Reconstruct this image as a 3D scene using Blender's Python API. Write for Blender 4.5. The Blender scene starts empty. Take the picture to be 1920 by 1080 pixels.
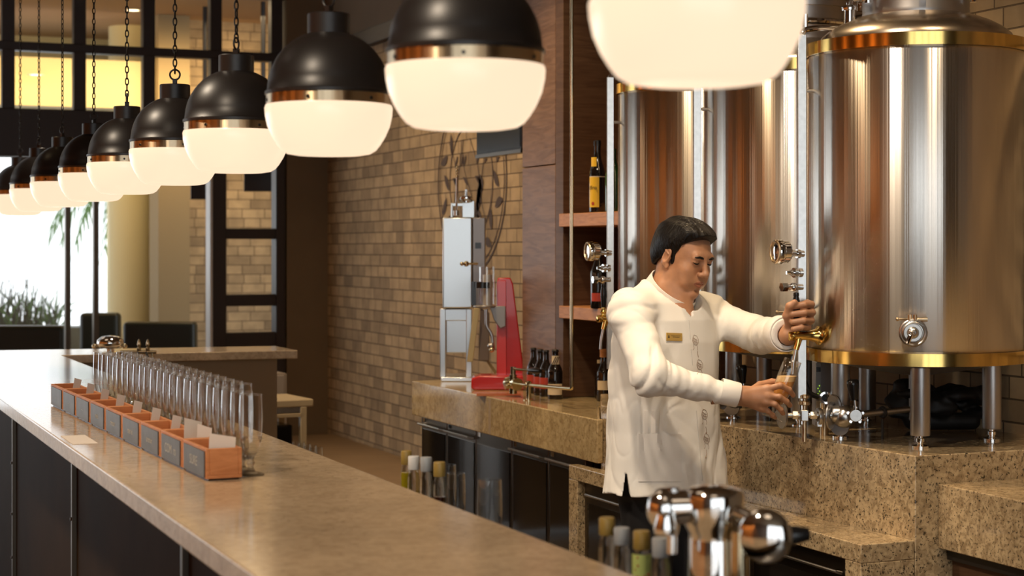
import bpy, math, random
import numpy as np
from mathutils import Vector, Matrix
from mathutils.bvhtree import BVHTree

sc = bpy.context.scene
col = sc.collection
PI = math.pi
ALPHA = math.atan(1360/3200)          # heading of the camera, to the right of +Y (the bar runs along +Y)
CA, SA = math.cos(ALPHA), math.sin(ALPHA)
H = 1.555                             # eye height of the camera

# ------------------------------------------------------------------ camera
cam_d = bpy.data.cameras.new('camera')
cam = bpy.data.objects.new('camera', cam_d); col.objects.link(cam)
cam.location = (0, 0, H); cam.rotation_euler = (PI/2, 0, -ALPHA)
cam_d.sensor_width = 36; cam_d.lens = 60; cam_d.shift_y = -72/1920
cam_d.clip_start = .05; cam_d.clip_end = 200
cam_d.dof.use_dof = True; cam_d.dof.focus_distance = 5.4; cam_d.dof.aperture_fstop = 4.5
sc.camera = cam

# ------------------------------------------------------------------ colour management, cycles
sc.view_settings.view_transform = 'Standard'
sc.view_settings.look = 'None'
sc.view_settings.exposure = 0.0
sc.view_settings.gamma = 1.0
sc.view_settings.use_curve_mapping = False
cy = sc.cycles
cy.max_bounces = 16; cy.diffuse_bounces = 3; cy.glossy_bounces = 5
cy.transmission_bounces = 14; cy.transparent_max_bounces = 80
cy.caustics_reflective = False; cy.caustics_refractive = False
cy.sample_clamp_indirect = 3.0
cy.use_denoising = True

# ------------------------------------------------------------------ world: bright overcast daylight outside the windows
w = bpy.data.worlds.new('daylight'); sc.world = w; w.use_nodes = True
bg = w.node_tree.nodes['Background']
bg.inputs[0].default_value = (.92, .97, 1.0, 1); bg.inputs[1].default_value = 2.1

# ------------------------------------------------------------------ lights
def area(name, loc, rot, size, power, color, size_y=None, spread=None):
    l = bpy.data.lights.new(name, 'AREA'); l.energy = power; l.color = color
    l.shape = 'RECTANGLE' if size_y else 'DISK'; l.size = size
    if size_y: l.size_y = size_y
    if spread: l.spread = spread
    o = bpy.data.objects.new(name, l); col.objects.link(o); o.location = loc; o.rotation_euler = rot
    return o
def spot(name, loc, target, power, color, angle=60, blend=.6, size=.06):
    l = bpy.data.lights.new(name, 'SPOT'); l.energy = power; l.color = color
    l.spot_size = math.radians(angle); l.spot_blend = blend; l.shadow_soft_size = size
    o = bpy.data.objects.new(name, l); col.objects.link(o); o.location = loc
    o.rotation_euler = (Vector(target)-Vector(loc)).to_track_quat('-Z', 'Y').to_euler()
    return o
WARM = (1.0, .72, .42); WARM2 = (1.0, .82, .62)
# ceiling downlights of the bar, then unseen spots added to brighten dim parts
spot('spotlight', (1.6, 3.4, 3.85), (2.7, 5.0, 1.2), 200, WARM2, 60, .7, .10)
spot('spotlight', (2.2, 6.4, 3.85), (3.1, 7.0, .9), 190, WARM, 55, .7, .05)
spot('spotlight', (2.3, 5.2, 3.85), (3.2, 4.6, 1.0), 190, WARM, 60, .6, .05)
spot('spotlight', (2.9, 2.9, 3.85), (3.1, 4.1, .9), 80, WARM, 60, .6, .05)
spot('spotlight', (2.4, 8.6, 3.85), (3.6, 9.2, 1.7), 200, WARM, 75, .8, .10)
spot('spotlight', (2.4, 10.6, 3.85), (3.6, 10.8, 1.3), 60, WARM, 70, .8, .10)
spot('spotlight', (-.7, 2.2, 3.85), (1.0, 3.1, 1.0), 260, WARM2, 75, .8, .10)  # added spot, brightens the near bar top
spot('spotlight', (1.8, 8.0, 3.85), (1.8, 8.8, 1.0), 200, WARM2, 70, .8, .10)  # added to light the inner side of the far bar
spot('spotlight', (-.6, 5.2, 3.85), (.9, 5.0, 1.0), 260, WARM2, 70, .8, .10)  # another added spot, warms the outer edge of the bar
spot('spotlight', (-.4, 8.0, 3.85), (3.15, 7.2, 1.5), 260, WARM, 40, .8, .06)  # added from the room side to warm the timber cabinet front
# unseen spots added so the timber wall reflects warm orange in the tanks
for yy in (1.0, 3.0, 5.0, 7.5, 10.0):
    spot('added_wall_spot', (-3.7, yy, 3.8), (-4.5, yy, 1.2), 420, (1.0, .58, .26), 80, .8, .05)
# lounge behind the partition
area('lounge_cove_light', (2.6, 14.6, 3.0), (math.radians(60), 0, 0), 3.0, 26, (1.0, .70, .32), .5)
area('lounge_ceiling_light', (3.3, 13.6, 3.5), (0, 0, 0), 1.2, 22, (1.0, .74, .42), 1.2)

# ------------------------------------------------------------------ helpers: placing
def cw(xc, d):                         # camera-aligned ground coordinates (right, away) -> world XY
    return (xc*CA + d*SA, -xc*SA + d*CA)
def at(px, py, z):                     # the point of the level plane z seen at (px, py)
    d = 3200*(H-z)/(py-468); x, y = cw((px-960)/3200*d, d)
    return Vector((x, y, z))
def at_d(px, d, z=0):
    x, y = cw((px-960)/3200*d, d); return Vector((x, y, z))
def on_x(px, X):                       # Y of the plane x = X seen in column px
    r = (px-960)/3200; d = X/(r*CA+SA); return d*(CA-r*SA)
def on_y(px, Y):
    r = (px-960)/3200; d = Y/(CA-r*SA); return d*(r*CA+SA)
def depth(x, y): return x*SA + y*CA
def zat(py, x, y): return H-(py-468)*depth(x, y)/3200

# ------------------------------------------------------------------ helpers: meshes
class MB:
    def __init__(s): s.v = []; s.f = []; s.mi = []; s.m = 0
    def add(s, vs, fs):
        o = len(s.v); s.v += [tuple(p) for p in vs]
        for f in fs: s.f.append(tuple(i+o for i in f)); s.mi.append(s.m)
        return s
    def box(s, x0, x1, y0, y1, z0, z1):
        x0, x1 = sorted((x0, x1)); y0, y1 = sorted((y0, y1)); z0, z1 = sorted((z0, z1))
        return s.add([(x0,y0,z0),(x1,y0,z0),(x1,y1,z0),(x0,y1,z0),(x0,y0,z1),(x1,y0,z1),(x1,y1,z1),(x0,y1,z1)],
                     [(0,3,2,1),(4,5,6,7),(0,1,5,4),(1,2,6,5),(2,3,7,6),(3,0,4,7)])
    def prism(s, pts, z0, z1):         # pts ccw in XY
        n = len(pts); vs = [(p[0],p[1],z0) for p in pts]+[(p[0],p[1],z1) for p in pts]
        fs = [tuple(range(n-1,-1,-1)), tuple(range(n,2*n))]+[(i,(i+1)%n,(i+1)%n+n,i+n) for i in range(n)]
        return s.add(vs, fs)
    def extrude(s, pts, origin, u, v, n, t):   # outline in (u,v), thickness t along n
        u, v, n, o = Vector(u), Vector(v), Vector(n), Vector(origin)
        k = len(pts); a = [o+u*p[0]+v*p[1] for p in pts]; b = [q+n*t for q in a]
        fs = [tuple(range(k-1,-1,-1)), tuple(range(k,2*k))]+[(i,(i+1)%k,(i+1)%k+k,i+k) for i in range(k)]
        return s.add(a+b, fs)
    def lathe(s, prof, c=(0,0,0), axis=(0,0,1), seg=32, close=False):
        ax = Vector(axis).normalized(); c = Vector(c)
        t = Vector((1,0,0)) if abs(ax.x) < .8 else Vector((0,1,0))
        u = (t - ax*t.dot(ax)).normalized(); v = ax.cross(u)
        vs = []; fs = []; rows = []
        for r, h in prof:
            if r <= 1e-6: rows.append([len(vs)]); vs.append(c+ax*h)
            else:
                rows.append(list(range(len(vs), len(vs)+seg)))
                for k in range(seg):
                    a = 2*PI*k/seg; vs.append(c+ax*h+(u*math.cos(a)+v*math.sin(a))*r)
        pairs = list(zip(rows[:-1], rows[1:]))
        if close: pairs.append((rows[-1], rows[0]))
        for a, b in pairs:
            for k in range(seg):
                k2 = (k+1) % seg
                if len(a) == 1 and len(b) == 1: break
                if len(a) == 1: fs.append((a[0], b[k2], b[k]))
                elif len(b) == 1: fs.append((a[k], a[k2], b[0]))
                else: fs.append((a[k], a[k2], b[k2], b[k]))
        return s.add(vs, fs)
    def cyl(s, a, b, r, r2=None, seg=20):
        a, b = Vector(a), Vector(b); r2 = r if r2 is None else r2; L = (b-a).length
        return s.lathe([(0,0),(r,0),(r2,L),(0,L)], a, b-a, seg)
    def sphere(s, c, r, seg=20, rings=12, sc=(1,1,1)):
        o = len(s.v)
        s.lathe([(r*math.sin(PI*k/rings), -r*math.cos(PI*k/rings)) for k in range(rings+1)], (0,0,0), (0,0,1), seg)
        for i in range(o, len(s.v)):
            p = s.v[i]; s.v[i] = (c[0]+p[0]*sc[0], c[1]+p[1]*sc[1], c[2]+p[2]*sc[2])
        return s
    def tube(s, pts, r, seg=12, cap=True):
        pts = [Vector(p) for p in pts]; n = len(pts)
        rs = r if isinstance(r, (list, tuple)) else [r]*n
        vs = []; fs = []; prev = None
        for i, p in enumerate(pts):
            t = ((pts[min(i+1,n-1)]-pts[max(i-1,0)])).normalized()
            if prev is None:
                a = Vector((0,0,1)) if abs(t.z) < .9 else Vector((1,0,0)); u = (a-t*a.dot(t)).normalized()
            else: u = (prev-t*prev.dot(t)).normalized()
            prev = u; v = t.cross(u)
            for k in range(seg):
                a = 2*PI*k/seg; vs.append(p+(u*math.cos(a)+v*math.sin(a))*rs[i])
        for i in range(n-1):
            for k in range(seg):
                k2 = (k+1) % seg; fs.append((i*seg+k, i*seg+k2, (i+1)*seg+k2, (i+1)*seg+k))
        if cap: fs.append(tuple(range(seg-1,-1,-1))); fs.append(tuple((n-1)*seg+k for k in range(seg)))
        return s.add(vs, fs)
    def torus(s, c, R, r, axis=(0,0,1), seg=32, sseg=10):
        return s.lathe([(R+r*math.cos(2*PI*k/sseg), r*math.sin(2*PI*k/sseg)) for k in range(sseg)], c, axis, seg, close=True)
    def build(s, name, mats, parent=None, world=False, smooth=30, bevel=0, bseg=2):
        me = bpy.data.meshes.new(name); vs = s.v
        if world and parent is not None:
            M = parent.matrix_basis.inverted(); vs = [tuple(M @ Vector(p)) for p in vs]
        me.from_pydata([tuple(p) for p in vs], [], s.f)
        mats = mats if isinstance(mats, (list, tuple)) else [mats]
        for m in mats: me.materials.append(m)
        me.polygons.foreach_set('material_index', s.mi)
        if smooth:
            me.polygons.foreach_set('use_smooth', [True]*len(s.f))
            me.set_sharp_from_angle(angle=math.radians(smooth))
        me.update()
        o = bpy.data.objects.new(name, me); col.objects.link(o)
        if parent is not None: o.parent = parent
        if bevel:
            b = o.modifiers.new('bevel', 'BEVEL'); b.width = bevel; b.segments = bseg; b.limit_method = 'ANGLE'
            b.angle_limit = math.radians(40); b.harden_normals = False
        return o
def arc(pts, r, n=6):                  # polyline with rounded corners
    pts = [Vector(p) for p in pts]; out = [pts[0]]
    for i in range(1, len(pts)-1):
        a, b, c = pts[i-1], pts[i], pts[i+1]
        q = min(r, (a-b).length*.49, (c-b).length*.49)
        p0 = b+(a-b).normalized()*q; p1 = b+(c-b).normalized()*q
        for k in range(n+1):
            t = k/n; out.append(p0*(1-t)**2+b*2*t*(1-t)+p1*t*t)
    out.append(pts[-1]); return out
def thing(name, label, cat, loc=(0,0,0), rz=0, group=None):
    o = bpy.data.objects.new(name, None); col.objects.link(o); o.empty_display_size = .05
    o.location = loc; o.rotation_euler = (0,0,rz); o['label'] = label; o['category'] = cat
    if group: o['group'] = group
    return o
def tag(o, label, cat, group=None):
    o['label'] = label; o['category'] = cat
    if group: o['group'] = group
    return o
def struct(o): o['kind'] = 'structure'; return o
def dup(root, loc, rz=None, label=None, group=None):
    r = root.copy(); col.objects.link(r); r.location = loc
    if rz is not None: r.rotation_euler = (0,0,rz)
    if label: r['label'] = label
    if group: r['group'] = group
    for ch in [o for o in root.children]:
        c = ch.copy(); col.objects.link(c); c.parent = r
        for g in ch.children:
            d = g.copy(); col.objects.link(d); d.parent = c
    return r
def text_geo(body, size, extrude=.0003):
    cu = bpy.data.curves.new('lettering', 'FONT'); cu.body = body; cu.size = size; cu.extrude = extrude
    cu.align_x = 'CENTER'; cu.align_y = 'CENTER'
    o = bpy.data.objects.new('lettering', cu); col.objects.link(o)
    dg = bpy.context.evaluated_depsgraph_get()
    me = bpy.data.meshes.new_from_object(o.evaluated_get(dg))
    vs = [v.co.copy() for v in me.vertices]; fs = [tuple(p.vertices) for p in me.polygons]
    bpy.data.objects.remove(o); bpy.data.curves.remove(cu); bpy.data.meshes.remove(me)
    return vs, fs
def add_text(mb, body, size, origin, u, v, extrude=.0003):
    vs, fs = text_geo(body, size, extrude); u, v, o = Vector(u), Vector(v), Vector(origin); n = u.cross(v)
    mb.add([o+u*p.x+v*p.y+n*p.z for p in vs], fs)

# ------------------------------------------------------------------ materials
def newmat(name):
    m = bpy.data.materials.new(name); m.use_nodes = True
    nt = m.node_tree; b = nt.nodes['Principled BSDF']; return m, nt, b
def S(b, **k):
    for a, v in k.items():
        n = {'color':'Base Color','rough':'Roughness','metal':'Metallic','spec':'Specular IOR Level','trans':'Transmission Weight',
             'ior':'IOR','coat':'Coat Weight','coatr':'Coat Roughness','emit':'Emission Color','es':'Emission Strength','sss':'Subsurface Weight',
             'sheen':'Sheen Weight','aniso':'Anisotropic','alpha':'Alpha'}[a]
        if isinstance(v, tuple) and len(v) == 3: v = (*v, 1)
        b.inputs[n].default_value = v
def simple(name, color, rough=.5, metal=0, noise=0, nscale=20, bump=0, bscale=60, **k):
    m, nt, b = newmat(name); S(b, color=color, rough=rough, metal=metal, **k)
    if noise or bump:
        tc = nt.nodes.new('ShaderNodeTexCoord')
    if noise:
        n = nt.nodes.new('ShaderNodeTexNoise'); n.inputs['Scale'].default_value = nscale; n.inputs['Detail'].default_value = 5
        nt.links.new(tc.outputs['Object'], n.inputs['Vector'])
        r = nt.nodes.new('ShaderNodeValToRGB'); r.color_ramp.elements[0].position = .3; r.color_ramp.elements[1].position = .7
        r.color_ramp.elements[0].color = (*[c*(1-noise) for c in color], 1); r.color_ramp.elements[1].color = (*[min(1, c*(1+noise)) for c in color], 1)
        nt.links.new(n.outputs['Fac'], r.inputs['Fac']); nt.links.new(r.outputs['Color'], b.inputs['Base Color'])
    if bump:
        n2 = nt.nodes.new('ShaderNodeTexNoise'); n2.inputs['Scale'].default_value = bscale; n2.inputs['Detail'].default_value = 6
        nt.links.new(tc.outputs['Object'], n2.inputs['Vector'])
        bp = nt.nodes.new('ShaderNodeBump'); bp.inputs['Strength'].default_value = bump; bp.inputs['Distance'].default_value = .01
        nt.links.new(n2.outputs['Fac'], bp.inputs['Height']); nt.links.new(bp.outputs['Normal'], b.inputs['Normal'])
    return m
def wood(name, c1, c2, scale=(1,1,1), rough=.45, gs=8, coat=0):
    m, nt, b = newmat(name); S(b, rough=rough, coat=coat, spec=.22)
    tc = nt.nodes.new('ShaderNodeTexCoord'); mp = nt.nodes.new('ShaderNodeMapping'); mp.inputs['Scale'].default_value = scale
    nt.links.new(tc.outputs['Object'], mp.inputs['Vector'])
    n = nt.nodes.new('ShaderNodeTexNoise'); n.inputs['Scale'].default_value = gs; n.inputs['Detail'].default_value = 8; n.inputs['Distortion'].default_value = 1.2
    nt.links.new(mp.outputs['Vector'], n.inputs['Vector'])
    r = nt.nodes.new('ShaderNodeValToRGB'); r.color_ramp.elements[0].position = .32; r.color_ramp.elements[1].position = .68
    r.color_ramp.elements[0].color = (*c1, 1); r.color_ramp.elements[1].color = (*c2, 1)
    nt.links.new(n.outputs['Fac'], r.inputs['Fac']); nt.links.new(r.outputs['Color'], b.inputs['Base Color'])
    bp = nt.nodes.new('ShaderNodeBump'); bp.inputs['Strength'].default_value = .25; bp.inputs['Distance'].default_value = .004
    nt.links.new(n.outputs['Fac'], bp.inputs['Height']); nt.links.new(bp.outputs['Normal'], b.inputs['Normal'])
    return m
def granite(name, base, mid, dark, scale=90, spots=.5, rough=.12, fine=1.0, coat=.3):
    m, nt, b = newmat(name); S(b, rough=rough, coat=coat, coatr=.03)
    L = nt.links.new; N = nt.nodes.new
    tc = N('ShaderNodeTexCoord')
    n1 = N('ShaderNodeTexNoise'); n1.inputs['Scale'].default_value = scale*.35; n1.inputs['Detail'].default_value = 6; n1.inputs['Distortion'].default_value = 1.0
    n2 = N('ShaderNodeTexNoise'); n2.inputs['Scale'].default_value = scale; n2.inputs['Detail'].default_value = 4; n2.inputs['Roughness'].default_value = .7
    n3 = N('ShaderNodeTexNoise'); n3.inputs['Scale'].default_value = 3.5; n3.inputs['Detail'].default_value = 3
    vo = N('ShaderNodeTexVoronoi'); vo.inputs['Scale'].default_value = scale*.9
    for n in (n1, n2, n3, vo): L(tc.outputs['Object'], n.inputs['Vector'])
    r1 = N('ShaderNodeValToRGB'); r1.color_ramp.elements[0].position = .36; r1.color_ramp.elements[0].color = (*mid, 1)
    r1.color_ramp.elements[1].position = .60; r1.color_ramp.elements[1].color = (*base, 1)
    L(n1.outputs['Fac'], r1.inputs['Fac'])
    r2 = N('ShaderNodeValToRGB'); p = .5-.16*(1-spots)
    r2.color_ramp.elements[0].position = p-.07; r2.color_ramp.elements[0].color = (1,1,1,1)
    r2.color_ramp.elements[1].position = p-.01; r2.color_ramp.elements[1].color = (0,0,0,1)
    L(n2.outputs['Fac'], r2.inputs['Fac'])
    mx = N('ShaderNodeMix'); mx.data_type = 'RGBA'; mx.inputs['B'].default_value = (*dark, 1)
    mul = N('ShaderNodeMath'); mul.operation = 'MULTIPLY'; mul.inputs[1].default_value = fine
    L(r2.outputs['Color'], mul.inputs[0]); L(mul.outputs[0], mx.inputs['Factor']); L(r1.outputs['Color'], mx.inputs['A'])
    r3 = N('ShaderNodeMapRange'); r3.inputs['From Min'].default_value = .3; r3.inputs['From Max'].default_value = .7
    r3.inputs['To Min'].default_value = .78; r3.inputs['To Max'].default_value = 1.12
    L(n3.outputs['Fac'], r3.inputs['Value'])
    m2 = N('ShaderNodeMix'); m2.data_type = 'RGBA'; m2.blend_type = 'MULTIPLY'; m2.inputs['Factor'].default_value = 1
    L(mx.outputs['Result'], m2.inputs['A']); L(r3.outputs['Result'], m2.inputs['B']); L(m2.outputs['Result'], b.inputs['Base Color'])
    return m
def brick(name, axes, bw=.20, bh=.076, c1=(.50,.36,.205), c2=(.18,.125,.075), mortar=(.12,.08,.045), bias=-.38, msize=.0035, off=(0,0)):
    m, nt, b = newmat(name); S(b, rough=.8); L = nt.links.new; N = nt.nodes.new
    g = N('ShaderNodeNewGeometry'); sp = N('ShaderNodeSeparateXYZ'); L(g.outputs['Position'], sp.inputs[0])
    cb = N('ShaderNodeCombineXYZ'); L(sp.outputs[axes[0]], cb.inputs[0]); L(sp.outputs[axes[1]], cb.inputs[1])
    ad = N('ShaderNodeVectorMath'); ad.operation = 'ADD'; ad.inputs[1].default_value = (off[0], off[1], 0); L(cb.outputs[0], ad.inputs[0])
    br = N('ShaderNodeTexBrick'); L(ad.outputs[0], br.inputs['Vector'])
    br.inputs['Scale'].default_value = 1; br.inputs['Brick Width'].default_value = bw; br.inputs['Row Height'].default_value = bh
    br.inputs['Mortar Size'].default_value = msize; br.inputs['Mortar Smooth'].default_value = .3; br.inputs['Bias'].default_value = bias
    br.offset = .37; br.offset_frequency = 2; br.squash = .72; br.squash_frequency = 3
    br.inputs['Color1'].default_value = (*c1, 1); br.inputs['Color2'].default_value = (*c2, 1); br.inputs['Mortar'].default_value = (*mortar, 1)
    n = N('ShaderNodeTexNoise'); n.inputs['Scale'].default_value = 9; n.inputs['Detail'].default_value = 7; L(g.outputs['Position'], n.inputs['Vector'])
    mr = N('ShaderNodeMapRange'); mr.inputs['From Min'].default_value = .3; mr.inputs['From Max'].default_value = .7
    mr.inputs['To Min'].default_value = .8; mr.inputs['To Max'].default_value = 1.15; L(n.outputs['Fac'], mr.inputs['Value'])
    mx = N('ShaderNodeMix'); mx.data_type = 'RGBA'; mx.blend_type = 'MULTIPLY'; mx.inputs['Factor'].default_value = 1
    L(br.outputs['Color'], mx.inputs['A']); L(mr.outputs['Result'], mx.inputs['B']); L(mx.outputs['Result'], b.inputs['Base Color'])
    bp = N('ShaderNodeBump'); bp.inputs['Strength'].default_value = .8; bp.inputs['Distance'].default_value = .008; bp.invert = True
    L(br.outputs['Fac'], bp.inputs['Height']); 
    bp2 = N('ShaderNodeBump'); bp2.inputs['Strength'].default_value = .4; bp2.inputs['Distance'].default_value = .01
    L(n.outputs['Fac'], bp2.inputs['Height']); L(bp.outputs['Normal'], bp2.inputs['Normal']); L(bp2.outputs['Normal'], b.inputs['Normal'])
    return m
def steel_body(name, color=(.80,.75,.69), rough=.26, amp=.0032):
    m, nt, b = newmat(name); S(b, color=color, rough=rough, metal=1, aniso=.97)
    tg = nt.nodes.new('ShaderNodeTangent'); tg.direction_type = 'RADIAL'; tg.axis = 'Z'; nt.links.new(tg.outputs[0], b.inputs['Tangent']); b.inputs['Anisotropic Rotation'].default_value = .25; L = nt.links.new; N = nt.nodes.new
    tc = N('ShaderNodeTexCoord'); mp = N('ShaderNodeMapping'); mp.inputs['Scale'].default_value = (1,1,0)
    L(tc.outputs['Object'], mp.inputs['Vector'])
    n = N('ShaderNodeTexNoise'); n.inputs['Scale'].default_value = 14; n.inputs['Detail'].default_value = 4; n.inputs['Roughness'].default_value = .55
    L(mp.outputs['Vector'], n.inputs['Vector'])
    bp = N('ShaderNodeBump'); bp.inputs['Strength'].default_value = 1; bp.inputs['Distance'].default_value = amp
    L(n.outputs['Fac'], bp.inputs['Height']); L(bp.outputs['Normal'], b.inputs['Normal'])
    return m
def glassmat(name, color=(1,1,1), rough=0, ior=1.45):
    m, nt, b = newmat(name); S(b, color=color, rough=rough, trans=1.0, ior=ior); return m

M = {}
M['bar_top'] = granite('polished_beige_granite', (.64,.475,.30), (.52,.375,.23), (.20,.135,.08), 110, .45, .14, .6, 0)
M['gran'] = granite('speckled_granite', (.58,.44,.26), (.33,.235,.13), (.035,.028,.02), 120, .72, .14, .95, .1)
M['gran_back'] = granite('tan_granite', (.54,.41,.22), (.37,.265,.13), (.09,.065,.035), 90, .55, .14, .7, .1)
M['brick'] = brick('long_beige_brick', (1,2))
M['brick_far'] = brick('lounge_brick', (0,2), bw=.21, bh=.085, off=(.1,.03))
M['plaster'] = simple('brown_plaster', (.21,.145,.082), .8, noise=.06, nscale=3)
M['ceil'] = simple('ceiling_paint', (.24,.17,.10), .85)
M['floor'] = simple('floor_tiles', (.24,.165,.09), .35, noise=.15, nscale=2)
M['dark_frame'] = simple('dark_stained_timber', (.034,.021,.018), .45)
M['lounge_wall'] = simple('cream_lounge_paint', (.62,.50,.27), .8)
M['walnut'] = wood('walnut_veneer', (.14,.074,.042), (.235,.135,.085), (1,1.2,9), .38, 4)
M['walnut_d'] = wood('dark_walnut', (.085,.042,.022), (.13,.07,.038), (1,1.2,10), .45, 4)  # darker wood for the niche, stile, side cabinet and rear walls
M['oak_edge'] = wood('shelf_timber', (.40,.17,.06), (.56,.26,.10), (1,1.5,10), .4, 5)
M['cedar'] = wood('cedar_box_wood', (.50,.19,.070), (.66,.28,.115), (3,3,12), .5, 5)
M['timber_wall'] = wood('orange_timber', (.30,.12,.035), (.50,.23,.08), (6,6,.6), .5, 3)
M['black_metal'] = simple('matte_black_metal', (.016,.013,.012), .38)
M['chain'] = simple('black_chain', (.012,.010,.009), .5, .3)
M['brass'] = steel_body('aged_brass', (.74,.58,.38), .30, .002)
M['gold'] = simple('polished_brass', (.90,.62,.20), .14, 1)
M['steel'] = simple('brushed_steel', (.62,.60,.57), .28, 1, noise=.08, nscale=60)
M['steel_leg'] = simple('satin_steel_leg', (.50,.48,.47), .35, 1)
M['chrome'] = simple('chrome', (.86,.85,.83), .06, 1)
M['tank'] = steel_body('tank_steel')
M['dome'] = simple('spun_steel_dome', (.55,.47,.38), .26, 1)
M['black_rubber'] = simple('black_rubber', (.01,.009,.009), .35)
M['black_plastic'] = simple('black_plastic', (.012,.011,.011), .22)
M['glass'] = glassmat('clear_glass')
def thinglass():
    m = bpy.data.materials.new('thin_blown_glass'); m.use_nodes = True; nt = m.node_tree; N = nt.nodes.new; L = nt.links.new
    nt.nodes.remove(nt.nodes['Principled BSDF'])
    tr = N('ShaderNodeBsdfTransparent'); tr.inputs[0].default_value = (.975,.98,.975,1)
    gl = N('ShaderNodeBsdfGlossy'); gl.inputs['Roughness'].default_value = .03
    lw = N('ShaderNodeLayerWeight'); lw.inputs['Blend'].default_value = .5
    pw = N('ShaderNodeMath'); pw.operation = 'POWER'; pw.inputs[1].default_value = 1.7; L(lw.outputs['Facing'], pw.inputs[0])
    fr = N('ShaderNodeMath'); fr.operation = 'MULTIPLY_ADD'; fr.inputs[1].default_value = .80; fr.inputs[2].default_value = .12; L(pw.outputs[0], fr.inputs[0])
    mx = N('ShaderNodeMixShader')
    L(fr.outputs[0], mx.inputs[0]); L(tr.outputs[0], mx.inputs[1]); L(gl.outputs[0], mx.inputs[2]); L(mx.outputs[0], nt.nodes['Material Output'].inputs[0])
    return m
M['thin'] = thinglass()
def stemglass():
    m, nt, b = newmat('solid_stem_glass'); S(b, color=(1,1,1), rough=0, trans=1.0, ior=1.45); N = nt.nodes.new; L = nt.links.new
    tr = N('ShaderNodeBsdfTransparent'); tr.inputs[0].default_value = (.98,.98,.97,1); mx = N('ShaderNodeMixShader'); mx.inputs[0].default_value = .38
    L(tr.outputs[0], mx.inputs[1]); L(b.outputs[0], mx.inputs[2]); L(mx.outputs[0], nt.nodes['Material Output'].inputs[0]); return m
M['stem'] = stemglass()
M['beer'] = simple('amber_beer', (.90,.36,.07), .15, 0, trans=.15, ior=1.33)
M['foam'] = simple('beer_foam', (1.0,.66,.30), .6)
M['red'] = simple('red_enamel', (.50,.018,.015), .25, coat=.5)
M['chalk'] = simple('slate_board', (.085,.085,.082), .45, noise=.25, nscale=25)
M['chalkline'] = simple('white_chalk', (.55,.55,.52), .9)
M['paper'] = simple('white_card', (.80,.70,.60), .6)
M['panel_dark'] = simple('dark_bronze_panel', (.045,.026,.013), .65, .0, spec=.05, noise=.2, nscale=3)
M['fridge_glass'] = simple('smoked_glass', (.016,.012,.009), .10, 0, spec=.3, coat=.1)
M['fridge_frame'] = simple('dark_steel_frame', (.16,.13,.10), .3, 1)
M['sofa'] = simple('black_leather', (.017,.018,.010), .40)
M['leaf'] = simple('leaf_green', (.07,.19,.035), .5)
M['reed'] = simple('dark_reed', (.022,.035,.016), .6)
M['planter'] = simple('planter_grey', (.10,.10,.09), .6)
M['tv'] = simple('black_screen', (.006,.006,.006), .25)
M['mural'] = simple('brown_mural_paint', (.075,.042,.024), .7)
M['bottle_dark'] = simple('dark_bottle_glass', (.010,.007,.006), .06, 0, coat=.5)
M['bottle_green'] = simple('green_bottle_glass', (.02,.08,.015), .08)
M['yellow_label'] = simple('yellow_label', (.85,.52,.03), .5)
M['red_label'] = simple('red_label', (.45,.05,.03), .5)
M['cream_label'] = simple('cream_label', (.75,.62,.42), .5)
M['ink'] = simple('dark_ink', (.05,.03,.02), .6)
M['white_cap'] = simple('white_plastic_cap', (.80,.78,.74), .35)
M['blue_cap'] = simple('grey_blue_cap', (.42,.44,.45), .35)
M['gold_cap'] = simple('ochre_cap', (.38,.25,.06), .4)
M['oil'] = simple('yellow_oil', (.55,.42,.02), .1)
M['syrup'] = simple('dark_syrup', (.05,.012,.006), .1)
M['sticker'] = simple('green_flower_label', (.62,.72,.22), .5)
def shademat():
    m, nt, b = newmat('opal_glass_lit'); S(b, color=(.25,.20,.14), rough=.25, emit=(1.06,.80,.56), es=1.0); return m
M['opal'] = shademat()
def emissive(name, c, s):
    m, nt, b = newmat(name); S(b, color=(.1,.1,.1), emit=c, es=s); return m
M['lampspot'] = emissive('downlight_lens', (1.0,.75,.4), 6)

# ================================================================== THE ROOM
XW = 3.70; YF = 12.20; ZC = 3.9; XL = -4.5; YB = -3.5
struct(MB().box(XL-.2, 6.2, YB-.2, 17.6, -.1, 0).build('floor', M['floor']))
struct(MB().box(XL-.2, XW+.2, YB-.2, YF+.1, ZC, ZC+.1).build('ceiling', M['ceil']))
struct(MB().box(XW, XW+.2, YB-.2, YF, 0, 2.95).build('wall_right', M['brick']))
struct(MB().box(XW-.03, XW+.2, YB-.2, YF, 3.06, ZC).build('wall_right_upper', M['plaster']))
struct(MB().box(XW-.06, XW+.2, YB-.2, YF, 2.95, 3.06).build('trim_1', M['dark_frame'], bevel=.004))
# far wall: the plain pier beside the brick, the beam above the opening
xa = on_y(538, YF)
struct(MB().box(xa, XW+.2, YF, YF+.2, 0, ZC).build('wall_far', M['plaster']))
zb0, zb1 = 2.20, 2.53
mb = MB().box(XL-.2, on_y(425, YF), YF-.03, YF+.2, zb0, zb1)
struct(mb.build('trim_2', M['dark_frame'], bevel=.006))
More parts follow.
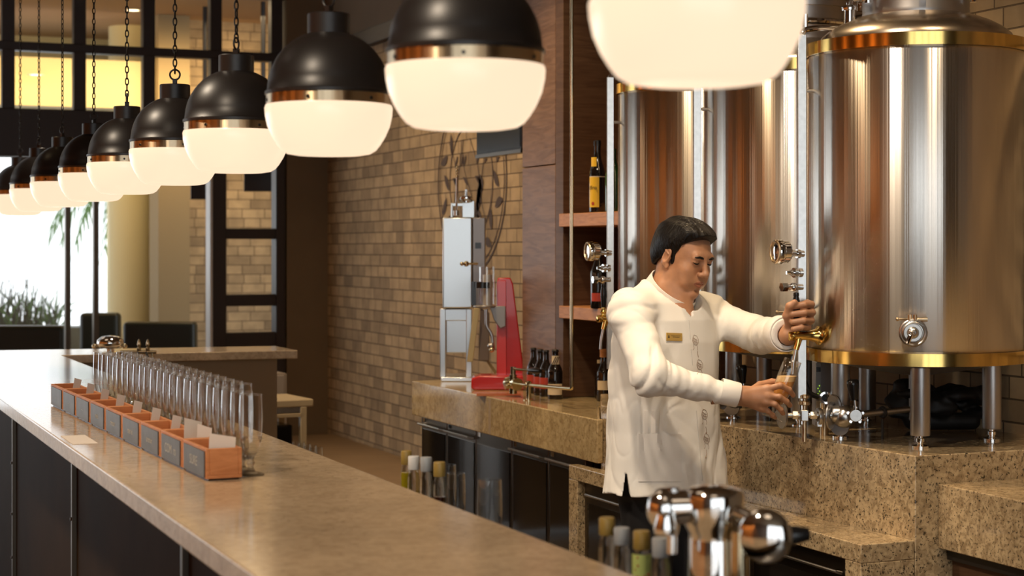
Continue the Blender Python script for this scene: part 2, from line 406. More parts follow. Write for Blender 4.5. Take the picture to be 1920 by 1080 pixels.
# lattice screen of dark timber: uprights and rails round open panes
mb = MB()
step = on_y(281, YF)-on_y(151, YF); fw = .085
x0 = on_y(281, YF)
ups = [x0+k*step for k in range(-9, 2)]+[on_y(521, YF)]
for x in ups: mb.box(x-fw/2, x+fw/2, YF+.02, YF+.12, zb1, ZC)
for z in (2.96, 3.42): mb.box(XL, xa, YF+.01, YF+.13, z-fw/2+.02, z+fw/2-.005)
xd0, xd1 = on_y(397, YF), on_y(535, YF)
for a, b in ((397, 425), (518, 535)): mb.box(on_y(a, YF), on_y(b, YF), YF, YF+.14, 0, zb1)
for y0, y1 in ((428, 448), (553, 575), (262, 282)):
    mb.box(xd0, xd1, YF+.02, YF+.12, zat(y1, xd0, YF), zat(y0, xd0, YF))
mb.box(xd0, xd1, YF+.02, YF+.12, .02, .95)
struct(mb.build('window_1', M['dark_frame'], bevel=.005))
# slim posts of the open glass front
for px in (129, 182):
    x = on_y(px, YF)
    o = MB().box(x-.018, x+.018, YF+.03, YF+.10, 0, zb0).build('trim_3', M['fridge_frame'], bevel=.003); struct(o)
x = on_y(396, YF); struct(MB().box(x-.012, x+.006, YF-.02, YF+.12, .05, zb0).build('trim_4', simple('white_edge_strip', (.75,.74,.72), .4)))

# side and back of the room (behind and left of the camera): timber wall and tall windows
mb = MB()
mb.box(XL-.2, XL, .6, YF+.1, 0, ZC)
struct(mb.build('wall_left', M['timber_wall']))
y = .7
mb = MB()
rr = random.Random(4)
while y < YF-.1:
    wd = rr.choice([.05, .09, .16]); mb.box(XL, XL+.05, y, y+wd, 0, ZC); y += wd+rr.choice([.12, .2, .45, .8])
struct(mb.build('trim_5', M['dark_frame']))
mb = MB()
mb.box(XL-.2, XL, YB-.2, .6, 0, .25).box(XL-.2, XL, YB-.2, .6, 3.5, ZC)
mb.box(XL-.2, XL, YB-.2, .6, .25, 3.5)
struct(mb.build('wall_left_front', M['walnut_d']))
mb = MB()
mb.box(XL-.2, XW+.2, YB-.2, YB, 0, .06).box(XL-.2, XW+.2, YB-.2, YB, 3.84, ZC)
for a, b in ((-4.5,-4.3), (-2.95,-2.85), (-1.35,-1.30), (-.30,-.2), (.75,.80), (1.45,1.5), (1.9,3.70)): mb.box(a, b, YB-.2, YB, .06, 3.84)
struct(mb.build('wall_back', M['walnut_d']))

# lounge beyond the screen
M['lounge_ceiling'] = simple('lounge_ceiling_paint', (.40,.25,.13), .8)
M['yellow_paint'] = simple('pale_yellow_paint', (.80,.70,.42), .8)
struct(MB().box(XL-.2, 6.2, YF+.2, 17.6, 3.62, 3.7).build('ceiling_lounge', M['lounge_ceiling']))
xw = on_y(207, 17)
struct(MB().box(xw, 6.2, 17, 17.2, 0, 3.62).box(XL, xw, 17, 17.2, 2.78, 3.62).build('wall_lounge_back', M['yellow_paint']))
struct(MB().box(XL, 3.1, 15.2, 15.5, 2.80, 3.22).build('trim_6', M['yellow_paint']))       # bulkhead over the lounge
xp0, xp1 = on_y(297, 15), on_y(356, 15)
struct(MB().box(xp0, xp1, 15, 15.4, 0, 3.62).build('wall_lounge_pier', simple('tan_pier_paint', (.36,.27,.15), .8)))
struct(MB().box(xp1, 6.2, 15.25, 15.5, 0, 3.62).build('wall_lounge_brick', M['brick_far']))
struct(MB().box(6.2, 6.3, YF+.2, 17.6, 0, 3.62).build('wall_lounge_right', M['plaster']))
p = at_d(250, 15.9); 
o = MB().lathe([(0,0),(.225,0),(.225,3.62),(0,3.62)], (p.x, p.y, 0), seg=40).build('round_column', M['yellow_paint'])
tag(o, 'round cream column at the edge of the far window', 'column')
# low sill and grass planter outside the far window
mb = MB(); mb.box(on_y(207, 17.0), on_y(300, 17.0), 16.9, 17.0, 1.02, 1.06)
struct(mb.build('trim_7', M['yellow_paint']))
# the panes of the far window
def clearpane():
    m = bpy.data.materials.new('window_glass'); m.use_nodes = True; nt = m.node_tree; b = nt.nodes['Principled BSDF']
    S(b, color=(.9,.95,1), rough=.02); tr = nt.nodes.new('ShaderNodeBsdfTransparent'); mx = nt.nodes.new('ShaderNodeMixShader')
    mx.inputs[0].default_value = .06; nt.links.new(tr.outputs[0], mx.inputs[1]); nt.links.new(b.outputs[0], mx.inputs[2])
    nt.links.new(mx.outputs[0], nt.nodes['Material Output'].inputs[0]); return m
M['pane'] = clearpane()
o = MB().box(XL, xw, 17.08, 17.09, .1, 2.78).build('window_2', M['pane']); struct(o)

rr = random.Random(11)
pl = thing('reed_planter', 'long planter of dark reeds standing outside the bright far window', 'planter', (1.9, 17.6, 0))
MB().box(-1.9, .95, -.2, .2, 0, .78).build('trough', M['planter'], pl, bevel=.01)
mb = MB()
for k in range(420):
    x = rr.uniform(-1.5, .62); y = rr.uniform(-.16, .16); h = rr.uniform(.15, .62); lx = rr.gauss(0, .10); r = rr.uniform(.004, .009)
    if x > .45: h *= .6
    mb.tube([(x, y, .76), (x+lx*.4, y, .76+h*.55), (x+lx, y+rr.gauss(0, .03), .76+h)], [r, r*.8, .001], 4, cap=False)
o = mb.build('reeds', M['reed'], pl); o['kind'] = 'stuff'
mb = MB()
for k in range(160):
    x = rr.uniform(-1.5, .62); y = rr.uniform(-.16, .16); h = rr.uniform(.10, .5); lx = rr.gauss(0, .14)
    mb.tube([(x, y, .76), (x+lx*.4, y, .76+h*.6), (x+lx, y, .76+h)], [.008, .010, .001], 4, cap=False)
o = mb.build('grass_blades', M['leaf'], pl); o['kind'] = 'stuff'
# palm outside
pm = at_d(186, 18.2); palm = thing('palm', 'green palm fronds hanging outside by the window post', 'palm', (pm.x+.25, pm.y, 0))
MB().tube([(0,0,0),(.02,0,1.2),(0,0,2.3)], [.07,.05,.04], 10).build('trunk', M['planter'], palm)
mb = MB()
for k in range(9):
    a = PI*(.55+.12*k)+rr.uniform(-.1, .1); dx, dy = math.cos(a), math.sin(a)*.4
    prev = None
    for t in range(16):
        s_ = t/15; p0 = Vector((dx*s_*.75, dy*s_*.7, 2.3+.22*math.sin(s_*2.2)-.95*s_**2*(.5+.06*k)))
        if prev is not None:
            mb.tube([prev, p0], .006, 4, cap=False)
            for sg in (-1, 1):
                tip = p0+Vector((dx*.05-dy*sg*.2, dy*.05+sg*.10, -.20-.05*s_)); 
                mid = (p0+tip)/2+Vector((0,0,.03)); wv = Vector((.010,.0,.010))
                mb.add([p0-wv, mid-wv, tip, mid+wv, p0+wv], [(0,1,2,3,4)])
        prev = p0
o = mb.build('fronds', M['leaf'], palm, smooth=0)

# lounge seats
def seat(px0, px1, D, ytop, label, depth_=.75):
    a, b = at_d(px0, D), at_d(px1, D); zt = H-(ytop-468)*D/3200
    L = (b-a).length; ang = math.atan2(b.y-a.y, b.x-a.x)
    t = thing('lounge_chair', label, 'lounge chair', (a.x, a.y, 0), ang, 'black lounge chairs by the far window')
    MB().box(0, L, 0, .16, .18, zt).build('backrest', M['sofa'], t, bevel=.035, bseg=4)
    MB().box(.02, L-.02, .17, depth_, .18, .45).build('seat', M['sofa'], t, bevel=.03, bseg=3)
    for x in (.08, L-.08):
        for y in (.08, depth_-.08): MB().cyl((x,y,0), (x,y,.18), .018, seg=10).build('leg', M['steel'], t)
    return t
seat(229, 365, 13.6, 604, 'wide black leather lounge chair right of the others below the yellow wall')
seat(148, 221, 14.4, 587, 'tall black lounge chair between the two slim posts')
seat(-40, 120, 13.1, 611, 'low black lounge seat left of the slim posts below the window')
# screens in the lounge
def tvset(px0, px1, y0, y1, D, label, mount=True):
    a, b = at_d(px0, D), at_d(px1, D); z1 = H-(y0-468)*D/3200; z0 = H-(y1-468)*D/3200
    ang = math.atan2(b.y-a.y, b.x-a.x); t = thing('television', label, 'television', (a.x, a.y, z0), ang)
    L = (b-a).length
    MB().box(0, L, 0, .05, 0, z1-z0).build('casing', M['black_plastic'], t, bevel=.006)
    MB().box(.012, L-.012, -.003, 0, .012, z1-z0-.012).build('screen', M['tv'], t)
    MB().tube([(L/2, .05, (z1-z0)*.7), (L/2, .22, (z1-z0)*.9), (L/2, .22, 3.62-z0)], .02, 8).build('bracket', M['black_metal'], t)
    return t
tvset(457, 515, 300, 359, 14.0, 'black television seen through the upper right panes of the dark screen')
tvset(357, 394, 300, 374, 14.3, 'black television hanging in front of the tan pier and brick')
# small lit downlights on the lounge ceiling
for (px, py, lb) in ((250, 20, 'small lit ceiling downlight in the topmost row of panes'), (67, 140, 'small lit ceiling downlight low in the left panes')):
    D = 3200*2.055/(468-py)
    if px == 67: D = 14.6; z = H+(468-py)*D/3200
    else: z = 3.615
    q = at_d(px, D)
    t = thing('ceiling_downlight', lb, 'ceiling light', (q.x, q.y, z), 0, 'lounge downlights')
    MB().lathe([(0,.006),(.06,.006),(.075,0),(.075,-.004),(.055,-.004),(.05,.0),(0,.0)], seg=24).build('trim_ring', M['white_cap'], t)
    MB().lathe([(0,-.002),(.048,-.002)], seg=24).build('lens', M['lampspot'], t)

# ================================================================== THE BAR (granite top, bronze panels)
ZB = 1.05; BX0, BX1 = .667, 1.21
t = thing('bar_counter', 'long L-shaped bar counter with a polished beige granite top and dark front panels', 'bar counter', (0,0,0))
FX = 2.36
mb = MB()
outl = [(BX0, .6), (BX1, .6), (BX1, 8.36), (FX, 8.30), (FX, 8.72), (BX1-.2, 8.88), (BX0, 8.90)]
mb.prism(outl, ZB-.042, ZB)
mb.build('granite_top', M['bar_top'], t, bevel=.004, bseg=3)
mb = MB().box(BX0+.22, BX1-.10, .7, 8.6, .0, ZB-.042)
mb.build('plinth', simple('bar_carcass', (.06,.045,.03), .5), t)
mb = MB().box(BX0+.16, BX0+.21, .7, 8.7, .05, ZB-.042).box(BX0+.16, FX-.1, 8.68, 8.72, .05, ZB-.042)
mb.build('front_panelling', M['panel_dark'], t)
for px in (30, 143, 352):
    yy = on_x(px, BX0+.16)
    mb = MB().box(BX0+.145, BX0+.16, yy-.012, yy+.012, .05, ZB-.042)
    for z in (.35, .52, .72, .9): mb.cyl((BX0+.145, yy, z), (BX0+.141, yy, z), .006, seg=10)
    mb.build('panel_joint', M['fridge_frame'], t, bevel=.001)
mb = MB().box(BX1-.09, FX-.08, 8.40, 8.46, .05, ZB-.042); mb.build('inner_panelling', simple('tan_bar_panel', (.34,.23,.12), .45), t)
# inner work ledge behind the bar top
t = thing('work_ledge', 'steel work ledge hidden behind the bar top carrying bottles and tumblers', 'work ledge', (1.215, 0, 0))
MB().box(0, .27, 1.8, 6.8, .90, .93).build('ledge_top', M['steel'], t, bevel=.003)
MB().box(.0, .22, 1.85, 6.75, .05, .90).build('cabinet', M['fridge_frame'], t)

# fridge body and fold-up stand by the far pier
q = at_d(538, 10.15)
t = thing('steel_fridge', 'grey steel undercounter fridge below the far end of the bar', 'fridge', (q.x-.64, q.y, 0))
MB().box(0, .64, 0, .5, .05, .82).build('body', simple('grey_fridge', (.26,.21,.17), .4, .3), t, bevel=.006)
MB().box(.02, .62, -.02, 0, .68, .81).build('drawer', simple('grey_fridge_drawer', (.30,.25,.21), .4, .3), t, bevel=.004)
MB().box(.02, .62, -.02, 0, .10, .66).build('door', simple('grey_fridge_door', (.27,.22,.18), .4, .3), t, bevel=.004)
a = at(500, 752, .74); b = at(588, 748, .74)
L = (b-a).length; ang = math.atan2(b.y-a.y, b.x-a.x)
t = thing('side_stand', 'pale work stand with a thick top and square legs beside the far pier', 'stand', (a.x, a.y, 0), ang)
Mst = simple('pale_stand', (.50,.38,.22), .4)
MB().box(-.12, L, 0, .40, .70, .74).build('top', Mst, t, bevel=.006)
MB().box(-.10, L-.06, .0, .03, .645, .665).build('rail', Mst, t, bevel=.002)
MB().box(-.05, L-.07, .02, .35, .668, .70).build('drawer_box', M['steel'], t, bevel=.003)
for x in (L-.075, -.10):
    for y in (.0, .33): MB().box(x, x+.035, y, y+.035, 0, .70).build('leg', Mst, t, bevel=.003)
c = thing('drinks_cooler', 'black cooler box standing under the pale work stand', 'cooler', (a.x, a.y, 0), ang)
MB().box(-.02, L-.10, .05, .33, .02, .60).build('body', M['black_plastic'], c, bevel=.01)
MB().box(.0, .012, .045, .05, .05, .58).build('door_edge', M['steel'], c)

# low plinth along the brick wall
ya = on_x(700, 3.15); 
o = MB().box(2.75, XW, 9.05, 12.07, 0, .20).build('wall_plinth', simple('brown_stone_plinth', (.25,.16,.085), .5, noise=.1, nscale=4), bevel=.006)
tag(o, 'low brown stone plinth along the foot of the brick wall', 'plinth')

# ================================================================== BACK COUNTER WITH FRIDGES
t = thing('back_counter', 'thick tan granite back counter against the brick wall under the canning machine', 'counter', (2.873, 5.95, 0))
MB().prism([(0,-.03),(.0255,-.03),(.022,-.01),(.244,.458),(XW-2.876,.458),(XW-2.876,2.09),(0,2.09)], .731, .90).build('granite_slab', M['gran_back'], t, bevel=.004)
MB().box(-.0012, .0, 1.05, 1.075, .735, .895).build('slab_joint', simple('grey_joint', (.36,.27,.17), .5), t)
ys = [on_x(p_, 2.95) for p_ in (1098, 1029, 960, 893, 838, 790)]
for k in range(0, 5):
    y0, y1 = ys[k], ys[k+1]
    lbl = ['smoked glass fridge door unit nearest the low step under the back counter', 'smoked glass fridge unit with the pale upright reflections',
           'smoked glass fridge unit in the middle below the granite joint', 'smoked glass fridge unit with a bar handle second from the brick wall end',
           'smoked glass fridge unit at the brick wall end of the back counter'][k]
    f = thing('bar_fridge', lbl, 'fridge', (2.95, y0, 0), 0, 'fridges under the back counter')
    W_ = y1-y0
    MB().box(.04, .55 if k else .06, .002, W_-.002, .05, .728).build('cabinet', M['fridge_frame'], f)
    d = MB().box(0, .035, .004, W_-.004, .07, .724).build('door', M['fridge_frame'], f, bevel=.003)
    MB().box(-.004, .001, .022, W_-.022, .10, .655).build('door_glass', M['fridge_glass'], d)
    if k != 2:
        MB().tube([(-.002, .03, .675), (-.028, .03, .68), (-.028, W_-.03, .68), (-.002, W_-.03, .675)], .006, 8).build('handle', M['steel'], d)
    MB().box(-.004, .0, W_-.06, W_-.03, .69, .71).build('lock', M['chrome'], f)

# ================================================================== PLATFORM, STEP, SHELF
ZP = .953
t = thing('tank_platform', 'high speckled granite platform under the steel tanks', 'platform', (0,0,0))
MB().prism([(3.029,4.121),(XW-.003,4.121),(XW-.003,6.40),(3.12,6.40),(2.898,5.936)], .0, ZP).build('granite_block', M['gran'], t, bevel=.003)
t = thing('low_step', 'lower speckled granite step in front of the tank platform with fridges beneath', 'counter', (0,0,0))
MB().prism([(2.84,4.12),(3.026,4.12),(2.885,6.11),(2.84,6.11)], .652, .707).build('granite_slab', M['gran'], t, bevel=.003)
MB().prism([(2.84,4.12),(3.026,4.12),(3.02,4.20),(2.84,4.20)], 0, .652).build('end_panel', M['gran'], t, bevel=.002)
MB().prism([(2.84,6.03),(2.885,6.03),(2.885,6.11),(2.84,6.11)], 0, .652).build('end_panel', M['gran'], t, bevel=.002)
ys2 = [4.205, 4.78, 5.42, 6.025]
for k in range(3):
    y0, y1 = ys2[k], ys2[k+1]; W_ = y1-y0
    f = thing('bar_fridge', ['dark fridge under the near end of the low granite step', 'dark fridge under the low step partly behind the beer tower',
                             'dark fridge under the low step behind the barman'][k], 'fridge', (2.868, y0, 0), 0, 'fridges under the low step')
    d = MB().box(0, .012, .004, W_-.004, .07, .645).build('door', M['fridge_frame'], f, bevel=.002)
    MB().box(-.003, 0, .03, W_-.03, .10, .57).build('door_glass', M['fridge_glass'], d)
    MB().tube([(-.002, .05, .60), (-.02, .05, .605), (-.02, W_-.05, .605), (-.002, W_-.05, .60)], .005, 8).build('handle', M['steel'], d)
t = thing('side_counter', 'thick speckled granite counter at the right edge beyond the platform corner', 'counter', (3.108, 2.2, 0))
MB().box(0, XW-3.108, 0, 1.919, .679, .868).build('granite_slab', M['gran'], t, bevel=.003)
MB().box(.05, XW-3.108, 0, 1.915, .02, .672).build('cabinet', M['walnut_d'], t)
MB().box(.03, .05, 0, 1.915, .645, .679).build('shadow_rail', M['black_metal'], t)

# ================================================================== TIMBER COLUMN AND BACK SHELVES
CX = 3.155
t = thing('timber_cabinet', 'tall walnut cabinet column and shelf niche between the brick wall and the tanks', 'cabinet', (0,0,0))
ZJ = zat(312, CX, 7.1)
MB().box(CX, XW-.003, 6.93, 7.30, .902, ZJ).box(CX, XW-.003, 6.93, 7.30, ZJ+.004, ZC-.02).build('column_panel', M['walnut'], t, bevel=.002)
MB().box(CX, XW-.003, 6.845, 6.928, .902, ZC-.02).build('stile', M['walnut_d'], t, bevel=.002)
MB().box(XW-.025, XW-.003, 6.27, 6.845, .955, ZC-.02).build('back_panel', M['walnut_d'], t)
yy = on_x(1100, XW-.07)
MB().box(XW-.045, XW-.025, yy-.06, yy+.03, 1.72, ZC-.02).build('back_batten', M['black_metal'], t)
MB().box(CX-.01, XW-.025, 6.28, 6.87, 1.655, 1.713).build('shelf', M['oak_edge'], t, bevel=.003)
MB().box(CX-.01, XW-.025, 6.28, 6.87, 1.252, 1.307).build('shelf', M['oak_edge'], t, bevel=.003)

# ================================================================== BEER TANKS
TC = [(1.282,5.42), (1.026,6.08), (.758,6.74)]
RT = .342
def make_tank(label):
    t = thing('beer_tank', label, 'beer tank', (0,0,0), -ALPHA, 'three steel beer tanks on the platform')
    zb, zt = 1.206-ZP, 2.206-ZP
    MB().lathe([(0,zb+.0),(RT-.012,zb+.0),(RT-.002,zb+.012),(RT-.002,zt-.012),(RT-.01,zt)], seg=160).build('shell', M['tank'], t, smooth=40)
    MB().lathe([(RT,zb-.001),(RT+.006,zb),(RT+.006,zb+.038),(RT,zb+.039)], seg=128).build('lower_band', M['gold'], t)
    MB().lathe([(RT,zt-.040),(RT+.006,zt-.039),(RT+.006,zt-.001),(RT-.03,zt+.001)], seg=128).build('upper_band', M['gold'], t)
    MB().lathe([(RT-.035,zb),(.20,zb-.022),(.06,zb-.045),(0,zb-.045)], seg=64).build('bottom_cone', M['steel_leg'], t)
    prof = [(.303,zt-.004),(.303,zt+.006),(.295,zt+.024),(.27,zt+.045),(.235,zt+.064),(.20,zt+.078),(.172,zt+.087)]
    MB().lathe(prof, seg=96).build('lid', M['dome'], t, smooth=60)
    n = MB().lathe([(.166,zt+.080),(.168,zt+.092),(.166,zt+.10),(.166,zt+.20),(.185,zt+.20),(.185,zt+.222),(0,zt+.222)], seg=64).build('manway_neck', M['steel_leg'], t)
    MB().torus((0,0,zt+.145), .170, .012, seg=64).build('clamp_ring', M['chrome'], n)
    for k in range(6):
        a = PI*2*k/6+.45
        MB().cyl((.188*math.cos(a),.188*math.sin(a),zt+.12), (.188*math.cos(a),.188*math.sin(a),zt+.165), .010, seg=10).build('clamp_bolt', M['chrome'], n)
    for ang in (-100, -8, 75, 170):
        a = math.radians(ang); x, y = .235*math.cos(a), .235*math.sin(a)
        l = MB().lathe([(.0,.037),(.029,.037),(.030,.041),(.030,zb-.010)], (x,y,0), seg=32).build('leg', M['steel_leg'], t)
        MB().lathe([(0,0),(.026,0),(.026,.006),(.012,.010),(.010,.012),(.010,.016),(.013,.018),(.013,.028),(.008,.030),(.008,.040),(0,.040)], (x,y,0), seg=24).build('foot', M['chrome'], l)
    # flat sight-glass conduit beside the shell
    cx, cyy = -.374, -.07
    c = MB().box(cx-.014, cx+.014, cyy-.010, cyy+.012, .135, 2.229-ZP).build('sight_tube_guard', M['steel'], t, bevel=.002)
    MB().cyl((cx,cyy,.055), (cx,cyy,.14), .0065, seg=12).build('lower_tube', M['chrome'], c)
    MB().tube(arc([(cx,cyy,1.24),(cx,cyy,1.29),(cx+.06,cyy+.02,1.30),(cx+.14,cyy+.05,1.30)],.02), .009, 12).build('upper_tube', M['chrome'], c)
    for z in (.42, 1.10):
        MB().cyl((cx,cyy,z),(cx+.10,cyy+.03,z),.006,seg=10).build('bracket', M['steel'], c)
    # pressure gauge
    zg = 1.548-ZP
    g = MB().lathe([(0,-.034),(.031,-.034),(.036,-.032),(.038,-.026),(.038,-.016),(.034,-.012),(.034,.006),(.028,.012),(0,.012)], (-.432,-.115,zg), (1,.30,0), 40).build('gauge', M['chrome'], t)
    MB().torus((-.432-.0335,-.115-.010,zg), .033, .004, (1,.30,0), 40, 8).build('bezel', M['brass'], g)
    MB().cyl((-.424,-.112,zg-.004), (-.372,-.092,zg-.006), .010, seg=14).cyl((-.395,-.102,zg-.006),(-.385,-.099,zg-.006),.014,seg=14).build('stem', M['chrome'], g)
    # small bleed valve and clamp fitting
    zv = zg-.065
    MB().cyl((-.415,-.105,zv),(-.375,-.09,zv),.009,seg=14).cyl((-.405,-.102,zv),(-.395,-.098,zv),.016,seg=16).cyl((-.428,-.108,zv),(-.412,-.104,zv),.006,seg=10).cyl((-.388,-.096,zv),(-.378,-.092,zv),.014,seg=16).build('bleed_valve', M['chrome'], t)
    zv = zg-.11
    MB().cyl((-.435,-.112,zv),(-.375,-.09,zv),.009,seg=14).cyl((-.445,-.116,zv),(-.428,-.11,zv),.015,seg=6).sphere((-.405,-.102,zv),.014).build('clamp_fitting', M['chrome'], t)
    # beer tap on the shell (polished brass): flange, body, spout, black handle
    zt_ = 1.288-ZP; aa = math.radians(200); ux, uy = math.cos(aa), math.sin(aa)
    sx, sy = ux*RT, uy*RT; U = Vector((ux,uy,0)); P0 = Vector((sx,sy,zt_))
    tp = MB().lathe([(0,-.004),(.016,-.004),(.016,.004),(.029,.005),(.030,.010),(.024,.014),(.020,.022),(.017,.034),(.0135,.044),(.0125,.095),(.0145,.097),(.0145,.113),(.010,.116),(0,.116)], P0, U, 32).build('tap', M['gold'], t, smooth=45)
    base = P0+U*.078
    MB().tube([base, base+Vector((-.004,-.003,-.02)), base+Vector((-.010,-.004,-.042))], [.011,.0105,.009], 16).build('spout_socket', M['gold'], tp)
    MB().tube(arc([base+Vector((-.009,-.004,-.036)), base+Vector((-.018,-.006,-.080)), base+Vector((-.021,-.007,-.118))], .03), .0062, 14).build('spout', M['steel'], tp)
    hb = P0+U*.088
    MB().lathe([(0,.008),(.010,.008),(.012,.014),(.010,.020),(.014,.026),(.012,.034),(.007,.038),(.007,.046),(0,.046)], hb, (0,0,1), 20).build('handle_collar', M['gold'], tp)
    MB().lathe([(0,.044),(.008,.044),(.0095,.06),(.0125,.085),(.012,.108),(.008,.122),(.0095,.126),(.0085,.134),(0,.136)], hb, (0,0,1), 20).build('handle', M['black_plastic'], tp, smooth=60)
    # clamped drain port on the front
    a = math.radians(-104.5); U = Vector((math.cos(a),math.sin(a),0)); P0 = U*RT; P0.z = 1.308-ZP; T = Vector((-U.y,U.x,0))
    dv = MB().lathe([(0,-.003),(.024,-.003),(.026,.006),(.035,.009),(.036,.020),(.033,.023),(.028,.024),(.026,.021),(.018,.021),(.016,.030),(.009,.035),(0,.036)], P0, U, 36).build('drain_port', M['steel'], t, smooth=45)
    MB().torus(P0+U*.018, .037, .0055, U, 36, 8).build('clamp_ring', M['steel'], dv)
    q = P0+U*.018+Vector((0,0,.040))
    MB().cyl(q-T*.010+Vector((0,0,-.004)), q-T*.010+Vector((0,0,.014)), .006, seg=10).cyl(q+T*.006+Vector((0,0,-.004)), q+T*.006+Vector((0,0,.014)), .006, seg=10).cyl(q-T*.045, q+T*.03, .0035, seg=8).cyl(q+T*.014, q+T*.042, .0065, seg=12).sphere(q-T*.045, .006).build('clamp_screw', M['brass'], dv)
    MB().tube(arc([P0+U*.036, P0+U*.056-T*.004, P0+U*.058-T*.016+Vector((0,0,-.03))], .012), .007, 10).build('drain_spout', M['chrome'], dv)
    # filler neck on the lid
    f = MB().cyl((-.22,-.05,zt+.03), (-.22,-.05,zt+.105), .017, seg=20).lathe([(0,.100),(.024,.100),(.026,.108),(.024,.116),(0,.117)], (-.22,-.05,zt), (0,0,1), 20).build('filler_neck', M['chrome'], t)
    MB().tube(arc([(-.22,-.05,zt+.112),(-.22,-.05,zt+.135),(-.15,-.05,zt+.15)], .02), .010, 12).sphere((-.15,-.05,zt+.15), .017).build('elbow', M['chrome'], f)
    return t
tk = make_tank('nearest steel tank with brass bands filling the right edge')
x, y = cw(*TC[0]); tk.location = (x, y, ZP)
x, y = cw(*TC[1]); dup(tk, (x, y, ZP-.003), -ALPHA, 'middle steel tank with brass bands between the barman and the nearest tank')
x, y = cw(*TC[2]); dup(tk, (x, y, ZP), -ALPHA, 'farthest steel tank with brass bands next to the shelf niche')

# outlet manifold on the platform in front of a tank (local: x right, y away, z up from the platform)
def make_manifold():
    t = thing('outlet_manifold', 'steel valve manifold on the granite in front of the nearest tank', 'valve manifold', (0,0,0), -ALPHA, 'valve manifolds on the platform')
    zc = .083; y = -.07
    X = lambda px: (px-960)/3200*5.35-1.282
    a = X(1466)
    MB().lathe([(0,-.003),(.042,-.003),(.044,0),(.042,.003),(0,.003)], (a,y,zc), (1,.25,0), 32).build('blank_flange', M['steel'], t)
    MB().cyl((a,y,zc),(X(1500),y,zc),.008,seg=14).cyl((X(1486),y,zc),(X(1495),y,zc),.014,seg=6).cyl((X(1515),y,zc),(X(1572),y,zc),.009,seg=14).cyl((X(1519),y,zc),(X(1531),y,zc),.013,seg=6).cyl((X(1552),y,zc),(X(1562),y,zc),.015,seg=16).build('pipe', M['steel'], t)
    bl = MB().box(X(1500),X(1515),y-.017,y+.017,zc-.018,zc+.018).build('cross_block', M['steel'], t, bevel=.003)
    MB().cyl((X(1508),y,0),(X(1508),y,zc-.015),.008,seg=12).cyl((X(1508),y,zc+.015),(X(1508),y,zc+.052),.010,seg=12).lathe([(.009,0),(.019,.004),(.019,.012),(.011,.016)],(X(1508),y,zc+.030),seg=18).lathe([(.009,0),(.018,.003),(.018,.010),(.011,.014)],(X(1508),y,zc+.052),seg=18).build('riser', M['brass'], bl)
    MB().lathe([(.016,-.006),(.026,-.006),(.027,0),(.026,.006),(.016,.006)], (X(1536),y,zc-.004), (1,.2,0), 24, close=True).box(X(1532),X(1540),y-.008,y+.008,zc-.035,zc-.02).build('pipe_clamp', M['steel'], t)
    MB().lathe([(.012,-.003),(.043,-.003),(.044,0),(.043,.003),(.012,.003)], (X(1557),y-.006,zc), (1,-.6,0), 32, close=True).build('flange', M['steel_leg'], t)
    v = MB().sphere((X(1583),y,zc-.004), .036, 28, 16).lathe([(0,-.042),(.022,-.042),(.026,-.036),(.026,.036),(.022,.042),(0,.042)], (X(1583),y,zc+.004), (1,0,0), 28).build('valve_body', M['steel'], t, smooth=50)
    MB().lathe([(0,-.002),(.017,0),(.021,.006),(.018,.012),(0,.012)], (X(1598),y-.045,zc+.004), (0,-1,0), 24).build('valve_cap', M['steel'], v)
    for k in range(5):
        a2 = 2*PI*k/5+.3
        MB().cyl((X(1598)+.024*math.cos(a2),y-.05,zc+.004+.024*math.sin(a2)),(X(1598)+.024*math.cos(a2),y-.038,zc+.004+.024*math.sin(a2)),.005,seg=6).build('bolt', M['chrome'], v)
    MB().lathe([(0,-.003),(.030,-.003),(.032,.003),(.030,.008),(0,.008)], (X(1566),y+.02,zc+.032), (1,.5,.2), 28).lathe([(0,-.003),(.028,-.003),(.030,.003),(.028,.008),(0,.008)], (X(1577),y+.02,zc-.038), (.3,1,.1), 28).build('side_port', M['steel_leg'], t)
    MB().cyl((X(1598),y-.052,zc+.01),(X(1594.5),y-.055,zc+.075),.0045,seg=10).build('lever', M['chrome'], v)
    MB().lathe([(0,0),(.010,0),(.012,.012),(.0185,.046),(.0185,.060),(.014,.064),(0,.064)], (X(1594.5),y-.055,zc+.052), (-.07,0,1), 20).build('lever_grip', M['black_plastic'], v, smooth=50)
    pp = MB().tube([(X(1600),y,zc),(X(1650),y+.05,zc+.003),(X(1735),y+.13,zc+.008)], .0105, 14).build('long_pipe', M['steel_leg'], t)
    MB().torus((X(1663),y+.063,zc+.003), .014, .006, (1,.6,0), 20, 8).cyl((X(1663),y+.063,zc-.018),(X(1663),y+.063,0),.004,seg=8).build('pipe_support', M['black_metal'], pp)
    return t
mf = make_manifold()
x, y = cw(*TC[0]); mf.location = (x, y, ZP)
x, y = cw(*TC[1]); dup(mf, (x, y, ZP), -ALPHA, 'steel valve manifold with black grip behind the hand and beer glass')

